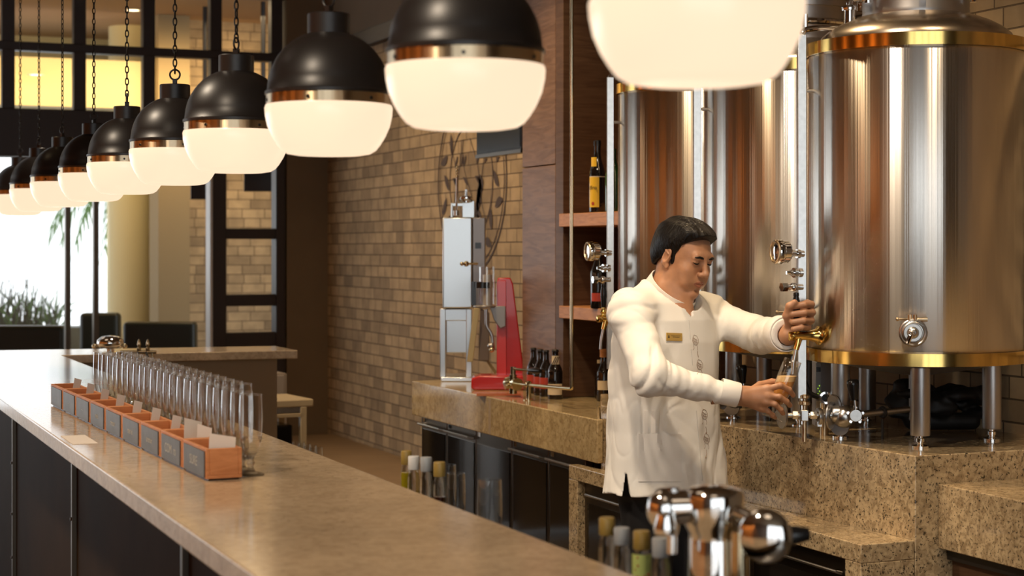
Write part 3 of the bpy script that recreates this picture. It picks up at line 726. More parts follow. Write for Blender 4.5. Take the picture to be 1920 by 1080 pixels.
# grey meter box, hoses and kit under the tanks
q = at_d(1528, 5.62); t = thing('meter_box', 'slim grey meter box with green lights under the nearest tank', 'meter', (q.x, q.y, ZP), -ALPHA)
Mg = simple('grey_box', (.26,.25,.26), .4)
MB().box(0, .085, .0, .06, .02, .235).build('casing', Mg, t, bevel=.004)
MB().box(.002, .020, -.003, 0, .07, .23).build('front_strip', simple('light_grey_plastic', (.33,.33,.34), .4), t, bevel=.001)
MB().box(.004, .018, -.0045, -.003, .075, .105).build('sticker', M['cream_label'], t)
mb = MB()
for k in range(4): mb.box(.008+.005*(k%2), .011+.005*(k%2), -.0045, -.003, .125+.009*k, .129+.009*k)
mb.build('indicator_light', emissive('green_led', (.45,.8,.05), .8), t)
MB().box(.004, .018, -.0045, -.003, .20, .215).build('button', M['black_plastic'], t)
t = thing('hose_coupling', 'open steel hose coupling with a black hose beside the meter box', 'coupling', (q.x, q.y, ZP), -ALPHA)
MB().lathe([(.013,0),(.020,0),(.020,.03),(.013,.03)], (.012,-.10,.122), (0,-1,.1), 24, close=True).build('collar', M['chrome'], t)
MB().tube(arc([(-.05,-.04,.20),(-.03,-.06,.13),(.012,-.075,.12),(.012,-.095,.122)], .03), .009, 10).build('hose', M['black_rubber'], t)
MB().lathe([(.016,-.015),(.021,-.015),(.022,0),(.021,.015),(.016,.015)], (.016,-.08,.072), (0,0,1), 20, close=True).cyl((.016,-.08,0),(.016,-.08,.105),.014,seg=16).build('bracket', M['brass'], t)
# dark hoses and cloth lying under the nearest tank
x, y = cw(1.46, 5.70); 
HOSE_AT = (x, y)

# steel pipe from the ceiling to the fitting on the back counter
PXX = 2.97
y1 = on_x(1072, PXX); y2 = on_x(962, PXX); yp = on_x(991, PXX)
t = thing('beer_line', 'bent steel pipe dropping from the ceiling to a valve on the back counter', 'pipe', (PXX, yp, .90))
M['nickel'] = simple('warm_nickel', (.72,.62,.42), .16, 1)
MB().tube(arc([(0,y1-yp,ZC-.90),(0,y1-yp,.10),(0,y1-yp-.0,.083),(0,0.0,.066),(0,y2-yp,.060)], .05), .0075, 14).build('pipe', M['nickel'], t)
MB().cyl((0,0,0),(0,0,.075),.010,seg=16).torus((0,0,.068),.012,.005,(0,1,0),20,8).lathe([(0,0),(.022,0),(.022,.004),(0,.004)],(0,0,0),seg=20).build('support_post', M['nickel'], t)
v = MB().sphere((0,y2-yp,.058),.024).cyl((0,y2-yp-.05,.060),(0,y2-yp+.05,.060),.020,seg=20).cyl((0,y2-yp-.052,.060),(0,y2-yp-.03,.060),.029,seg=8).cyl((0,y2-yp+.03,.060),(0,y2-yp+.05,.060),.029,seg=8).cyl((0,y2-yp,.015),(0,y2-yp,.10),.017,seg=16).cyl((-.04,y2-yp,.05),(.0,y2-yp,.06),.016,seg=16).build('valve', M['nickel'], t, smooth=45)
MB().cyl((0,y2-yp,.09),(0,y2-yp,.135),.012,seg=16).build('valve_neck', M['nickel'], v)
MB().cyl((0,y2-yp,.125),(.02,y2-yp-.16,.128),.006,seg=10).build('lever', M['nickel'], v)
MB().lathe([(0,0),(.008,0),(.013,.02),(.014,.07),(.009,.10),(0,.102)], (.015,y2-yp-.14,.128), (.12,-1,.02), 16).build('lever_grip', M['black_plastic'], v, smooth=50)

# ================================================================== BOTTLES AND SHELF GOODS
def make_bottle(name, label, cat, mat, r, h, neck, loc, group=None, body=.55, parts=()):
    t = thing(name, label, cat, loc, 0, group)
    MB().lathe([(0,0),(r*.95,0),(r,.006),(r,h*body),(r*.86,h*(body+.08)),(neck*1.2,h*(body+.2)),(neck,h*(body+.28)),(neck,h*.97),(0,h*.97)], seg=28).build('body', mat, t, smooth=50)
    return t
# liqueur bottle with yellow labels on the upper shelf
q = at_d(1120, 7.28); zs = 1.713
t = make_bottle('liqueur_bottle', 'dark liqueur bottle with yellow labels on the upper wooden shelf', 'bottle', M['bottle_dark'], .035, .30, .015, (q.x, q.y, zs))
MB().lathe([(0,.285),(.0165,.285),(.0165,.305),(.014,.308),(0,.308)], seg=20).build('cap', M['black_plastic'], t)
def wrap(t, name, r, a0, a1, z0, z1, mat, parent=None, th=.0008):
    mb = MB(); n = 14; vs = []; fs = []
    for i in range(n+1):
        a = math.radians(a0+(a1-a0)*i/n)
        vs += [((r+th)*math.cos(a), (r+th)*math.sin(a), z0), ((r+th)*math.cos(a), (r+th)*math.sin(a), z1)]
    for i in range(n): fs.append((2*i, 2*i+2, 2*i+3, 2*i+1))
    mb.add(vs, fs); return mb.build(name, mat, parent or t)
# camera is toward angle (-113 deg) from the shelves
ca_ = 247
lb = wrap(t, 'label', .035, ca_-70, ca_+10, .022, .150, M['yellow_label'])
wrap(t, 'neck_label', .027, ca_-70, ca_-10, .185, .235, M['yellow_label'])
wrap(t, 'label_band', .0352, ca_-70, ca_+70, .150, .154, M['cream_label'])
def face_frame(ang, r):
    a = math.radians(ang); n = Vector((math.cos(a), math.sin(a), 0)); u = Vector((-n.y, n.x, 0)); return n*r, u, Vector((0,0,1))
o_, u_, v_ = face_frame(ca_-34, .0362)
mb = MB(); add_text(mb, 'dina', .024, o_+Vector((0,0,.105)), u_, v_); mb.box(-.0001,.0001,-.0001,.0001,.1,.1001)
mb.build('label_lettering', M['ink'], lb)
mb = MB().lathe([(0,0),(.007,0),(.007,.0006),(0,.0006)], o_+Vector((0,0,.038)), o_, 14); mb.build('label_seal', M['red_label'], lb)
q = at_d(1150, 7.10)
t = make_bottle('green_bottle', 'green glass bottle half hidden by the tank guard on the upper shelf', 'bottle', M['bottle_green'], .034, .27, .013, (q.x, q.y, zs))
q = at_d(1122, 7.22)
t = make_bottle('wine_bottle', 'dark bottle with a small red label on the lower wooden shelf', 'bottle', M['bottle_dark'], .034, .27, .014, (q.x, q.y, 1.307))
wrap(t, 'label', .034, ca_-60, ca_+20, .03, .065, M['red_label'])
# beer bottles in front of the column
spots = [(1000, 729, 'leftmost dark beer bottle with a red label behind the bent pipe'),
         (1013, 733, 'second dark beer bottle from the left behind the bent pipe'),
         (1024, 735, 'third dark beer bottle wedged beside the cream labelled one')]
for px, py, lb_ in spots:
    q = at(px, py+8, .90)
    t = make_bottle('beer_bottle', lb_, 'beer bottle', M['bottle_dark'], .030, .205, .0125, q, 'beer bottles by the timber column')
    MB().lathe([(0,.197),(.0145,.197),(.0145,.203),(.0125,.207),(0,.208)], seg=20).build('crown_cap', M['black_metal'], t)
    wrap(t, 'label', .030, ca_-80, ca_+80, .035, .085, M['red_label'])
q = at(1041, 748, .90)
t = make_bottle('beer_bottle', 'dark beer bottle with a cream slanted label, rightmost of the group', 'beer bottle', M['bottle_dark'], .033, .215, .0135, q, 'beer bottles by the timber column')
MB().lathe([(0,.206),(.0155,.206),(.0155,.213),(.013,.217),(0,.218)], seg=20).build('crown_cap', M['black_metal'], t)
wrap(t, 'label', .033, ca_-75, ca_+60, .02, .068, M['cream_label'])
l = wrap(t, 'neck_label', .0195, ca_-50, ca_+60, .150, .190, M['cream_label'])
mb = MB(); 
for k in range(3):
    o_, u_, v_ = face_frame(ca_-15+22*k, .0212); v2 = (v_+u_*.5).normalized()
    mb.extrude([(-.002,-.018),(.002,-.018),(.002,.018),(-.002,.018)], o_+Vector((0,0,.17)), u_, v2, o_.normalized(), .0005)
mb.build('label_stripe', M['ink'], l)
# spirit bottles behind the barman's elbow
q = at(1133, 752, .90)
t = make_bottle('spirit_bottle', 'dark spirit bottle with an orange stopper behind the barman', 'bottle', M['bottle_dark'], .034, .20, .016, q, body=.6)
MB().lathe([(0,.19),(.02,.19),(.02,.225),(0,.225)], seg=20).build('stopper', M['oak_edge'], t)
wrap(t, 'label', .034, ca_-60, ca_+40, .05, .09, M['cream_label'])
q = at(1125, 747, .90)
t = make_bottle('glass_decanter', 'small clear bottle standing just left of the orange-stoppered bottle', 'bottle', M['glass'], .024, .16, .011, q)
MB().lathe([(0,.155),(.013,.155),(.013,.17),(0,.17)], seg=16).build('stopper', M['cream_label'], t)

# ================================================================== CANNING MACHINE AND RED PRESS
q = at(852, 714, .90)
t = thing('canning_machine', 'tall stainless steel filling machine standing at the brick wall end of the counter', 'machine', (q.x+.01, q.y, .90), -ALPHA)
def P(px, py, D=8.5):                  # local coordinates of the machine, camera-aligned
    return ((px-852)/3200*D, H-(py-468)*D/3200-.90)
k_ = 8.5/3200
Mm = simple('machine_steel', (.74,.77,.78), .30, 1)
MB().box(-.075, .085, -.06, .20, 0, .022).build('base_plate', Mm, t, bevel=.004)
for x in (-.068, .062):
    MB().box(x-.012, x+.016, -.03, .0, .02, .36).build('leg', Mm, t, bevel=.003)
MB().box(-.050, .058, -.02, .10, .14, .36).extrude([(-.058,.30),(.066,.30),(.066,.36),(-.058,.36)], (0,-.025,0), (1,0,0), (0,0,1), (0,1,0), .14).build('hopper', Mm, t, bevel=.004)
MB().box(-.066, .080, -.06, .14, .365, .815).build('tank_box', Mm, t, bevel=.006)
s_ = MB().box(.081, .145, -.03, .12, .365, .815).build('side_cover', simple('dull_machine_side', (.30,.26,.24), .35, .8), t, bevel=.004)
MB().box(.095, .125, -.033, -.03, .66, .69).build('latch', M['black_plastic'], s_)
MB().cyl((.05,-.07,.585),(.11,-.07,.585),.006,seg=10).sphere((.03,-.07,.585),.010).sphere((.052,-.07,.585),.014).build('screw_clamp', M['nickel'], t)
MB().box(-.028, -.018, .0, .05, .815, .88).box(.03, .09, .02, .06, .815, .90).box(-.028, .04, .02, .05, .872, .888).build('top_bracket', Mm, t, bevel=.002)
h_ = MB().cyl((.0,-.0,.83),(.004,-.0,1.02),.0045,seg=8).cyl((0,0,.825),(0,0,.85),.016,seg=14).build('valve_stem', M['steel'], t)
for k in range(4): MB().sphere((.003+.0005*k,0,1.02+.016*k), .0065, 12, 8).build('stem_ring', M['nickel'], h_)
mb = MB().torus((.05,.0,.905), .026, .010, (0,.35,1), 24, 8)
for k in range(3): a = 2*PI*k/3; mb.cyl((.05,0,.905),(.05+.026*math.cos(a),.026*math.sin(a),.905),.005,seg=8)
mb.cyl((.05,0,.905),(.052,0,.955),.007,seg=10).build('hand_wheel', M['chrome'], t)
MB().extrude([(.055,.10),(.085,.10),(.118,.365),(.090,.365)], (0,-.09,0), (1,0,0), (0,0,1), (0,1,0), .02).build('slanted_strut', simple('pale_strut', (.50,.40,.20), .35, .3), t, bevel=.002)
MB().extrude([(.11,.10),(.165,.10),(.165,.34),(.12,.36)], (0,-.02,0), (1,0,0), (0,0,1), (0,1,0), .08).build('motor_cover', simple('dull_grey_cover', (.16,.13,.12), .45), t, bevel=.004)
MB().extrude([(.14,.11),(.155,.11),(.235,.0),(.215,.0)], (0,-.0,0), (1,0,0), (0,0,1), (0,1,0), .02).build('rear_strut', simple('dull_strut', (.30,.22,.11), .4, .3), t, bevel=.002)

q = at(925, 730, .90)
t = thing('red_press', 'red enamelled bottle capping press with a tapered column beside the steel machine', 'press', (q.x, q.y, .90), -ALPHA)
D_ = depth(q.x, q.y); f_ = D_/3200
X = lambda px: (px-925)*f_
Z = lambda py: H-(py-468)*D_/3200-.90
MB().extrude([(X(884),.012),(X(888),0),(X(984),0),(X(984),.068),(X(900),.068),(X(884),.055)], (0,-.055,0), (1,0,0), (0,0,1), (0,1,0), .15).build('foot', M['red'], t, bevel=.008, bseg=3)
MB().extrude([(X(931),.06),(X(984),.06),(X(962),Z(532)),(X(957),Z(521)),(X(933),Z(521)),(X(931),Z(535))], (0,.03,0), (1,0,0), (0,0,1), (0,1,0), .07).build('column', M['red'], t, bevel=.006, bseg=3)
MB().extrude([(X(931),.06),(X(950),.06),(X(949),Z(526)),(X(932),Z(526))], (0,.022,0), (1,0,0), (0,0,1), (0,1,0), .012).build('column_rib', simple('light_red_enamel', (.62,.05,.05), .25, coat=.5), t, bevel=.003)
g = MB().lathe([(.036,0),(.036,.175)], (X(913),-.02,Z(570)), seg=32).build('glass_sleeve', M['thin'], t)
MB().lathe([(.0365,0),(.0385,0),(.0385,.028),(.0365,.028)], (X(905),-.02,Z(540)), seg=32, close=True).box(X(884),X(893),-.03,0,Z(572),Z(528)).build('black_band', M['black_plastic'], t)
MB().cyl((X(914),-.02,Z(572)),(X(914),-.02,Z(515)),.022,seg=24).build('can', simple('white_can', (.62,.60,.58), .3, .2), t)
MB().lathe([(0,0),(.052,0),(.052,.010),(0,.010)], (X(908),-.02,Z(576)), seg=32).extrude([(X(918),Z(574)),(X(948),Z(574)),(X(948),Z(612)),(X(938),Z(616)),(X(926),Z(600))], (0,.0,0), (1,0,0), (0,0,1), (0,1,0), .06).build('carriage', simple('press_grey', (.33,.31,.29), .35, .5), t, bevel=.003)
MB().tube(arc([(X(912),-.02,Z(580)),(X(912),-.02,Z(612)),(X(922),-.02,Z(625)),(X(925),-.02,Z(655))],.02), .008, 10).sphere((X(921),-.03,Z(648)),.017).build('linkage', M['steel_leg'], t)
MB().sphere((X(922),-.045,Z(655)),.012).build('brass_knob', M['nickel'], t)
q = at(935, 741, .90)
o = MB().box(-.10, .10, -.06, .06, 0, .003).build('copper_tray', simple('copper_mat', (.42,.15,.05), .35, .3)); o.location = (q.x, q.y, .9002); o.rotation_euler = (0,0,-ALPHA)
tag(o, 'flat copper coloured mat under the pipe valve on the counter', 'mat')

# wall television and painted emblem
ty = on_x(893, 3.45); tx0 = 3.40
t = thing('television', 'black television high on the brick wall beside the timber column', 'television', (3.42, on_x(978, 3.42), zat(297, 3.42, on_x(893, 3.42))), 0)
L = on_x(893, 3.42)-on_x(978, 3.42)
MB().box(0, .06, 0, L, 0, .62).build('casing', M['black_plastic'], t, bevel=.006)
MB().box(-.003, 0, .015, L-.015, .03, .60).build('screen', M['tv'], t)
MB().box(-.006, .0, 0, L, 0, .018).build('lower_edge', simple('grey_trim', (.10,.11,.12), .3), t)
MB().box(.06, XW-3.422, L*.4, L*.6, .25, .45).build('wall_bracket', M['black_metal'], t)
MB().tube([(.12, L*.25, .1), (.2, L*.25, -.3), (.262, L*.26, -1.3)], .006, 8).build('cable', M['black_rubber'], t)

emb = thing('wall_emblem', 'large round brown emblem painted on the brick wall behind the steel machine', 'mural', (XW-.001, 9.32, 1.96))
def ring(r0, r1):
    mb = MB(); n = 96; vs = []; fs = []
    for k in range(n):
        a = 2*PI*k/n
        for r in (r0, r1): vs.append((-.002, r*math.cos(a), r*math.sin(a)))
    for k in range(n):
        k2 = (k+1) % n; fs.append((2*k, 2*k+1, 2*k2+1, 2*k2))
    return mb.add(vs, fs)
ring(.535, .55).build('outer_ring', M['mural'], emb); ring(.505, .513).build('outer_ring_line', M['mural'], emb); ring(.335, .347).build('inner_ring', M['mural'], emb)
rr = random.Random(5)
def leaf(mb, c, a, L, W_):
    n = 14; pts = []
    for k in range(n):
        t_ = k/(n-1); pts.append((L*(t_-.5), W_*math.sin(PI*t_)**.8*.5))
    for k in range(n-2, 0, -1):
        t_ = k/(n-1); pts.append((L*(t_-.5), -W_*.55*math.sin(PI*t_)**.8*.5))
    ca, sa = math.cos(a), math.sin(a)
    mb.add([(-.003, c[0]+p[0]*ca-p[1]*sa, c[1]+p[0]*sa+p[1]*ca) for p in pts], [tuple(range(len(pts)))])
mb = MB()
for k in range(20):
    a = 2*PI*k/20; r = .425+(.03 if k % 2 else -.03)
    leaf(mb, (r*math.cos(a), r*math.sin(a)), a+PI/2+(.9 if k % 2 else -.7), .125, .066)
mb.build('leaf_border', M['mural'], emb)
mb = MB()
for (cy_, cz_, r_) in ((-.13,-.10,.10), (-.13,-.22,.10), (-.16,-.02,.085)):
    for k in range(3): leaf(mb, (cy_+.02*k, cz_-.03*k), PI*.5+.35*(k-1), .11, .08)
mb.build('hop_cone', M['mural'], emb)
mb = MB()
for k in range(9):
    y0 = -.25+.06*k; pts = []
    for i in range(9):
        s_ = i/8; pts.append((y0+.06*math.sin(s_*5+k)+.1*s_, -.25+.5*s_))
    vs = []; fs = []
    for i, (a_, b_) in enumerate(pts): vs += [(-.003, a_-.004, b_), (-.003, a_+.004, b_)]
    for i in range(8): fs.append((2*i, 2*i+1, 2*i+3, 2*i+2))
    if k % 2 == 0: mb.add(vs, fs); leaf(mb, (pts[4][0]+.03, pts[4][1]), .6, .09, .035); leaf(mb, (pts[6][0]-.03, pts[6][1]), 2.2, .08, .03)
mb.build('stem_drawing', M['mural'], emb)

# ================================================================== PENDANT LAMPS
def make_pendant():
    t = thing('pendant_lamp', 'lamp', 'pendant lamp', (0,0,0), 0, 'row of black and opal pendant lamps above the bar')
    R = .135
    # origin: top rim of the opal shade
    sh = [(R*.985,.004),(R,-.002),(.1338,-.018),(.1290,-.040),(.1195,-.062),(.1085,-.080),(.0995,-.091),(.088,-.098),(.070,-.101),(.04,-.102),(0,-.102)]
    MB().lathe(sh, seg=64).build('glass_shade', M['opal'], t, smooth=60)
    b = MB().lathe([(R*.97,.0),(R*.975,.001),(R*.975,.027),(R*.94,.028)], seg=64).build('brass_band', M['brass'], t)
    for k in range(6):
        a = PI*2*k/6+.35; MB().cyl((R*.97*math.cos(a),R*.97*math.sin(a),.013),(R*.99*math.cos(a),R*.99*math.sin(a),.013),.0035,seg=10).build('screw', M['black_metal'], b)
    dm = [(R*.96,.024),(R*.995,.026),(R*.995,.032),(R*.965,.035)]
    for k in range(1, 12):
        a = math.radians(7+k*6.1); dm.append((R*.965*math.cos(a)**.92, .030+.132*math.sin(a)))
    dm += [(.047,.152),(.0,.153)]
    MB().lathe(dm, seg=64).build('dome', M['black_metal'], t, smooth=50)
    MB().lathe([(.045,.140),(.045,.196),(.0435,.198),(0,.198)], seg=36).build('neck', M['black_metal'], t)
    l = MB().box(-.007,.007,-.006,.006,.196,.215).torus((0,0,.228),.015,.0028,(1,0,0),24,8).build('hanging_loop', M['black_metal'], t)
    mb = MB(); z = .243; k = 0
    while z < 2.02:
        # one oval link
        a_, b_ = .0052, .0125; pts = []
        n = 14; vs = []; fs = []
        for i in range(n):
            th = 2*PI*i/n; u = a_*math.cos(th); v = b_*math.sin(th)
            c = Vector((u,0,z+v)) if k % 2 == 0 else Vector((0,u,z+v))
            nx = Vector((math.cos(th)*b_,0,math.sin(th)*a_)).normalized() if k % 2 == 0 else Vector((0,math.cos(th)*b_,math.sin(th)*a_)).normalized()
            bn = Vector((0,1,0)) if k % 2 == 0 else Vector((1,0,0))
            for j in range(5):
                ph = 2*PI*j/5; vs.append(c+(nx*math.cos(ph)+bn*math.sin(ph))*.0021)
        for i in range(n):
            for j in range(5):
                i2, j2 = (i+1) % n, (j+1) % 5; fs.append((i*5+j, i2*5+j, i2*5+j2, i*5+j2))
        mb.add(vs, fs); z += .0205; k += 1
    mb.build('chain', M['chain'], t, smooth=60)
    return t
lamp_lbl = ['closest and largest pendant lamp, its black dome cut off by the top edge', 'second closest pendant lamp, hanging in front of the brick wall top',
            'third closest pendant lamp with its black neck fully in view', 'fourth closest pendant lamp, just right of the lattice screen panes',
            'fifth pendant lamp counting from the closest one', 'sixth pendant lamp counting from the closest, with an open ring on its chain',
            'seventh pendant lamp counting from the closest one', 'fourth pendant lamp from the far left end of the row'
            .replace('fourth','third'), 'second pendant lamp from the far left end of the row', 'farthest pendant lamp, cut by the left edge of the photo']
lamp_px = [1306, 872.5, 616.5, 443, 328, 238, 176, 117, 73, 38]
proto = make_pendant()
for k in range(10):
    D = 2.125+.743*k; x, y = cw((lamp_px[k]-960)/3200*D, D); z = 1.862-.0032*k
    if k == 0: o = proto; o.location = (x, y, z); o['label'] = lamp_lbl[0]
    else: dup(proto, (x, y, z), PI/2*(k % 4)+.3*k, lamp_lbl[k])

# ================================================================== THINGS ON THE BAR
# nine cedar ingredient boxes with slate fronts
BY0, BDY = 3.685, .222
bx = lambda y: .842-(y-3.685)*.027
chalk_words = ['surtido', 'con mas', 'aleman', 'lupulo', 'cebada', 'malta', 'trigo', 'avena', 'miel']
chalk_words = ['SURE', 'COM  rs', 'aremur', 'men el', 'rencor', 'mele', '- -', '- -', '-']
bl = ['closest cedar box on the bar with its plain end and wide white card facing us', 'second closest cedar box with a slate front reading roughly com',
      'third closest cedar box with chalk writing on its slate front', 'fourth closest cedar box with chalk writing and a leaning card',
      'middle cedar box of the nine in the row', 'fourth cedar box from the far end of the row', 'third cedar box from the far end of the row',
      'second cedar box from the far end of the row', 'farthest cedar box at the end of the row']
def cedar_box(k):
    y = BY0+BDY*k
    L, W_, Hh, th = BDY-.006, .080, .070, .008
    t = thing('ingredient_box', bl[k], 'box', (bx(y), y, ZB), math.radians(1.5), 'cedar boxes in a row on the bar')
    mb = MB().box(0,W_,0,L,.004,.012).box(0,th,0,L,.012,Hh).box(W_-th,W_,0,L,.012,Hh).box(th,W_-th,0,th,.012,Hh).box(th,W_-th,L-th,L,.012,Hh)
    mb.build('box_body', M['cedar'], t, bevel=.0012)
    MB().box(.006,W_-.006,.006,L-.006,0,.004).build('dark_base', M['black_plastic'], t)
    s_ = MB().box(-.003,0,.010,L-.022,.006,Hh-.006).build('slate_front', M['chalk'], t, bevel=.0008)
    mb = MB(); add_text(mb, chalk_words[k], .030 if k < 2 else .022, (-.0034, (L-.012)/2, Hh*.5), (0,-1,0), (0,0,1), .0001)
    mb.build('chalk_writing', M['chalkline'], s_)
    # cards standing in the box are things of their own
    rr = random.Random(k)
    c = thing('paper_card', ['wide blank white card standing in the closest cedar box', 'folded white card leaning in the second closest cedar box',
        'narrow white card in the third closest cedar box', 'narrow white card in the fourth closest cedar box', 'narrow white card in the middle cedar box',
        'narrow white card in the fourth cedar box from the far end', 'narrow white card in the third cedar box from the far end',
        'narrow white card in the second cedar box from the far end', 'narrow white card in the farthest cedar box'][k], 'card', (bx(y)+.012, y+.075, ZB+.013), 0, 'white cards standing in the cedar boxes')
    if k == 0:
        MB().extrude([(0,0),(.055,0),(.060,.078),(.004,.088)], (-.002,-.045,0), (1,-.2,0), (0,0,1), (0,1,0), .0012).build('card_sheet', M['paper'], c)
    elif k == 1:
        MB().extrude([(0,0),(.045,0),(.052,.085),(.008,.098)], (.008,.0,0), (1,.35,0), (0,.25,.97), (0,1,0), .0012).extrude([(0,0),(.03,0),(.036,.075),(.006,.085)], (.030,-.03,0), (1,-.5,0), (0,.1,1), (0,1,0), .0012).build('card_sheet', M['paper'], c)
    else:
        MB().extrude([(0,0),(.022,0),(.028,.078),(.004,.085)], (.022,.0,0), (1,.25,0), (.14,.12,.98), (0,1,0), .0012).build('card_sheet', M['paper'], c)
for k in range(9): cedar_box(k)
q = at(150, 808, ZB)
o = MB().box(-.03,.035,-.11,.11,0,.0006).build('paper_slip', M['paper']); o.location = (.712, 4.62, ZB+.0003); tag(o, 'white paper slip lying at the outer edge of the bar top', 'paper')

# footed beer glasses, two rows
M['rim'] = glassmat('thin_glass_rim')
def beer_glass_parts(t):
    MB().lathe([(.0075,.040),(.0165,.052),(.0225,.072),(.0258,.098),(.0268,.125),(.0262,.150),(.0248,.180),(.0248,.1805)], seg=36).build('bowl', M['thin'], t, smooth=70)
    MB().torus((0,0,.1805), .0248, .0008, seg=36, sseg=6).build('rim', M['stem'], t, smooth=70)
    MB().lathe([(0,0),(.030,0),(.0305,.002),(.022,.005),(.010,.010),(.0062,.016),(.0062,.022),(.010,.028),(.0062,.034),(.0075,.040),(.0150,.050),(.0140,.0515),(.006,.046),(0,.045)], seg=24).build('stem', M['stem'], t, smooth=70)
gx = lambda y: .957-(y-3.71)*.020
g0 = thing('beer_glass', 'closest footed beer glass, standing alone at the near end of the row', 'beer glass', (gx(3.745), 3.745, ZB), 0, 'footed beer glasses lined up on the bar')
beer_glass_parts(g0)
ORD = ['first','second','third','fourth','fifth','sixth','seventh','eighth','ninth','tenth','eleventh','twelfth']
def place_words(k, n):                 # k counts from the near end, 0 first
    return ORD[k]+' from the near end' if k < n/2 else (ORD[n-1-k]+' from the far end')
rr = random.Random(9)
for k in range(1, 24):
    y = 3.745+.0765*k
    if k == 23: lb_ = 'farthest footed beer glass of the left hand row'
    else: lb_ = 'footed beer glass in the left hand row by the boxes, '+place_words(k, 24)
    dup(g0, (gx(y)+rr.uniform(-.002,.002), y, ZB), rr.uniform(0,6), lb_, 'footed beer glasses lined up on the bar' if k == 23 else 'beer glasses of the left hand row')
for k in range(19):
    y = 4.06+.078*k
    dup(g0, (gx(y)+.064+rr.uniform(-.002,.002), y, ZB), rr.uniform(0,6), 'footed beer glass in the right hand row of the pair, '+place_words(k, 19), 'beer glasses of the right hand row')

# tumblers and condiment bottles on the work ledge
def tumbler(label, loc, r=.026, h=.145, group=None):
    t = thing('tumbler', label, 'glass', loc, 0, group)
    MB().lathe([(0,0),(r*.86,0),(r*.90,.004),(r*1.0,h*.45),(r*1.02,h*.62),(r*.94,h),(r*.90,h)], seg=32).build('glass_body', M['thin'], t, smooth=70)
    MB().lathe([(0,.003),(r*.84,.003),(r*.86,.012),(0,.014)], seg=28).build('glass_base', M['thin'], t, smooth=50)
    return t
q = at_d(918, 3.56); tumbler('tall clear tumbler standing apart behind the bar edge', (q.x, q.y, .93), .026)
q = at_d(855, 3.78); tumbler('clear tumbler beside the ochre capped bottle', (q.x, q.y, .93), .021, .13)
q = at_d(838, 3.86); tumbler('clear tumbler half hidden behind the ochre capped bottle', (q.x, q.y, .93), .021, .138)
tl = ['nearest of the small tumblers by the bar edge left of the plinth', 'second of the small tumblers by the bar edge', 'third of the small tumblers by the bar edge', 'farthest of the small tumblers by the bar edge']
for k, px in enumerate((593, 582, 571, 560)):
    q = at_d(px, 4.68+.09*k); tumbler(tl[k], (q.x, q.y, .93), .019, zat(838-3*k, q.x, q.y)-.93, 'small tumblers by the bar edge')
def condiment(px, D, ytop, w_px, cap, fill, label, sticker=False, fh=.05):
    q = at_d(px, D); r = w_px*D/3200/2; h = zat(ytop, q.x, q.y)-.93
    t = thing('sauce_bottle', label, 'bottle', (q.x, q.y, .93), 0, 'small capped bottles on the work ledge')
    MB().lathe([(0,0),(r*.96,0),(r,.004),(r,h*.62),(r*.93,h*.70),(r*.78,h*.76),(r*.78,h*.80)], seg=28).build('glass_body', M['stem'], t, smooth=60)
    MB().lathe([(0,.0065),(r*.86,.0065),(r*.86,fh),(0,fh)], seg=24).build('contents', fill, t)
    MB().lathe([(0,h*.79),(r*.92,h*.79),(r*.95,h*.80),(r*.95,h*.985),(r*.85,h),(0,h)], seg=28).build('cap', cap, t, smooth=40)
    if sticker:
        wrap(t, 'label', r*1.01, 160, 330, h*.25, h*.74, M['sticker'])
        mb = MB()
        for k in range(9):
            a = math.radians(190+rr.uniform(0,120)); z = h*rr.uniform(.3,.72)
            mb.sphere((r*1.02*math.cos(a), r*1.02*math.sin(a), z), rr.uniform(.0015,.003), 8, 6)
        mb.build('label_flowers', M['red_label'], t)
    return t
condiment(762, 4.02, 845, 22, M['gold_cap'], M['oil'], 'small bottle of yellow oil with an ochre cap, farthest of its four', fh=.10)
condiment(776, 3.95, 855, 23, M['white_cap'], M['syrup'], 'small clear bottle with a bright white cap beside the yellow oil', fh=.055)
condiment(799, 3.88, 857, 23, M['blue_cap'], M['syrup'], 'small clear bottle with a grey cap beside the white capped one', fh=.05)
condiment(824, 3.80, 866, 24, M['gold_cap'], M['syrup'], 'small bottle of dark syrup with an ochre cap beside the tumblers', fh=.075)
condiment(1138, 3.05, 970, 32, M['gold_cap'], M['syrup'], 'blurred clear bottle with an ochre cap in the foreground, leftmost of its four', fh=.03)
condiment(1166, 2.98, 989, 32, M['blue_cap'], M['syrup'], 'blurred clear bottle with a grey cap just right of the leftmost ochre cap', fh=.03)
condiment(1203, 2.90, 995, 34, M['gold_cap'], M['oil'], 'blurred bottle with a yellow green flowered label in the foreground', True, .03)
condiment(1239, 2.82, 1008, 35, M['blue_cap'], M['syrup'], 'blurred clear bottle with a grey cap beside the chrome beer tower', fh=.03)

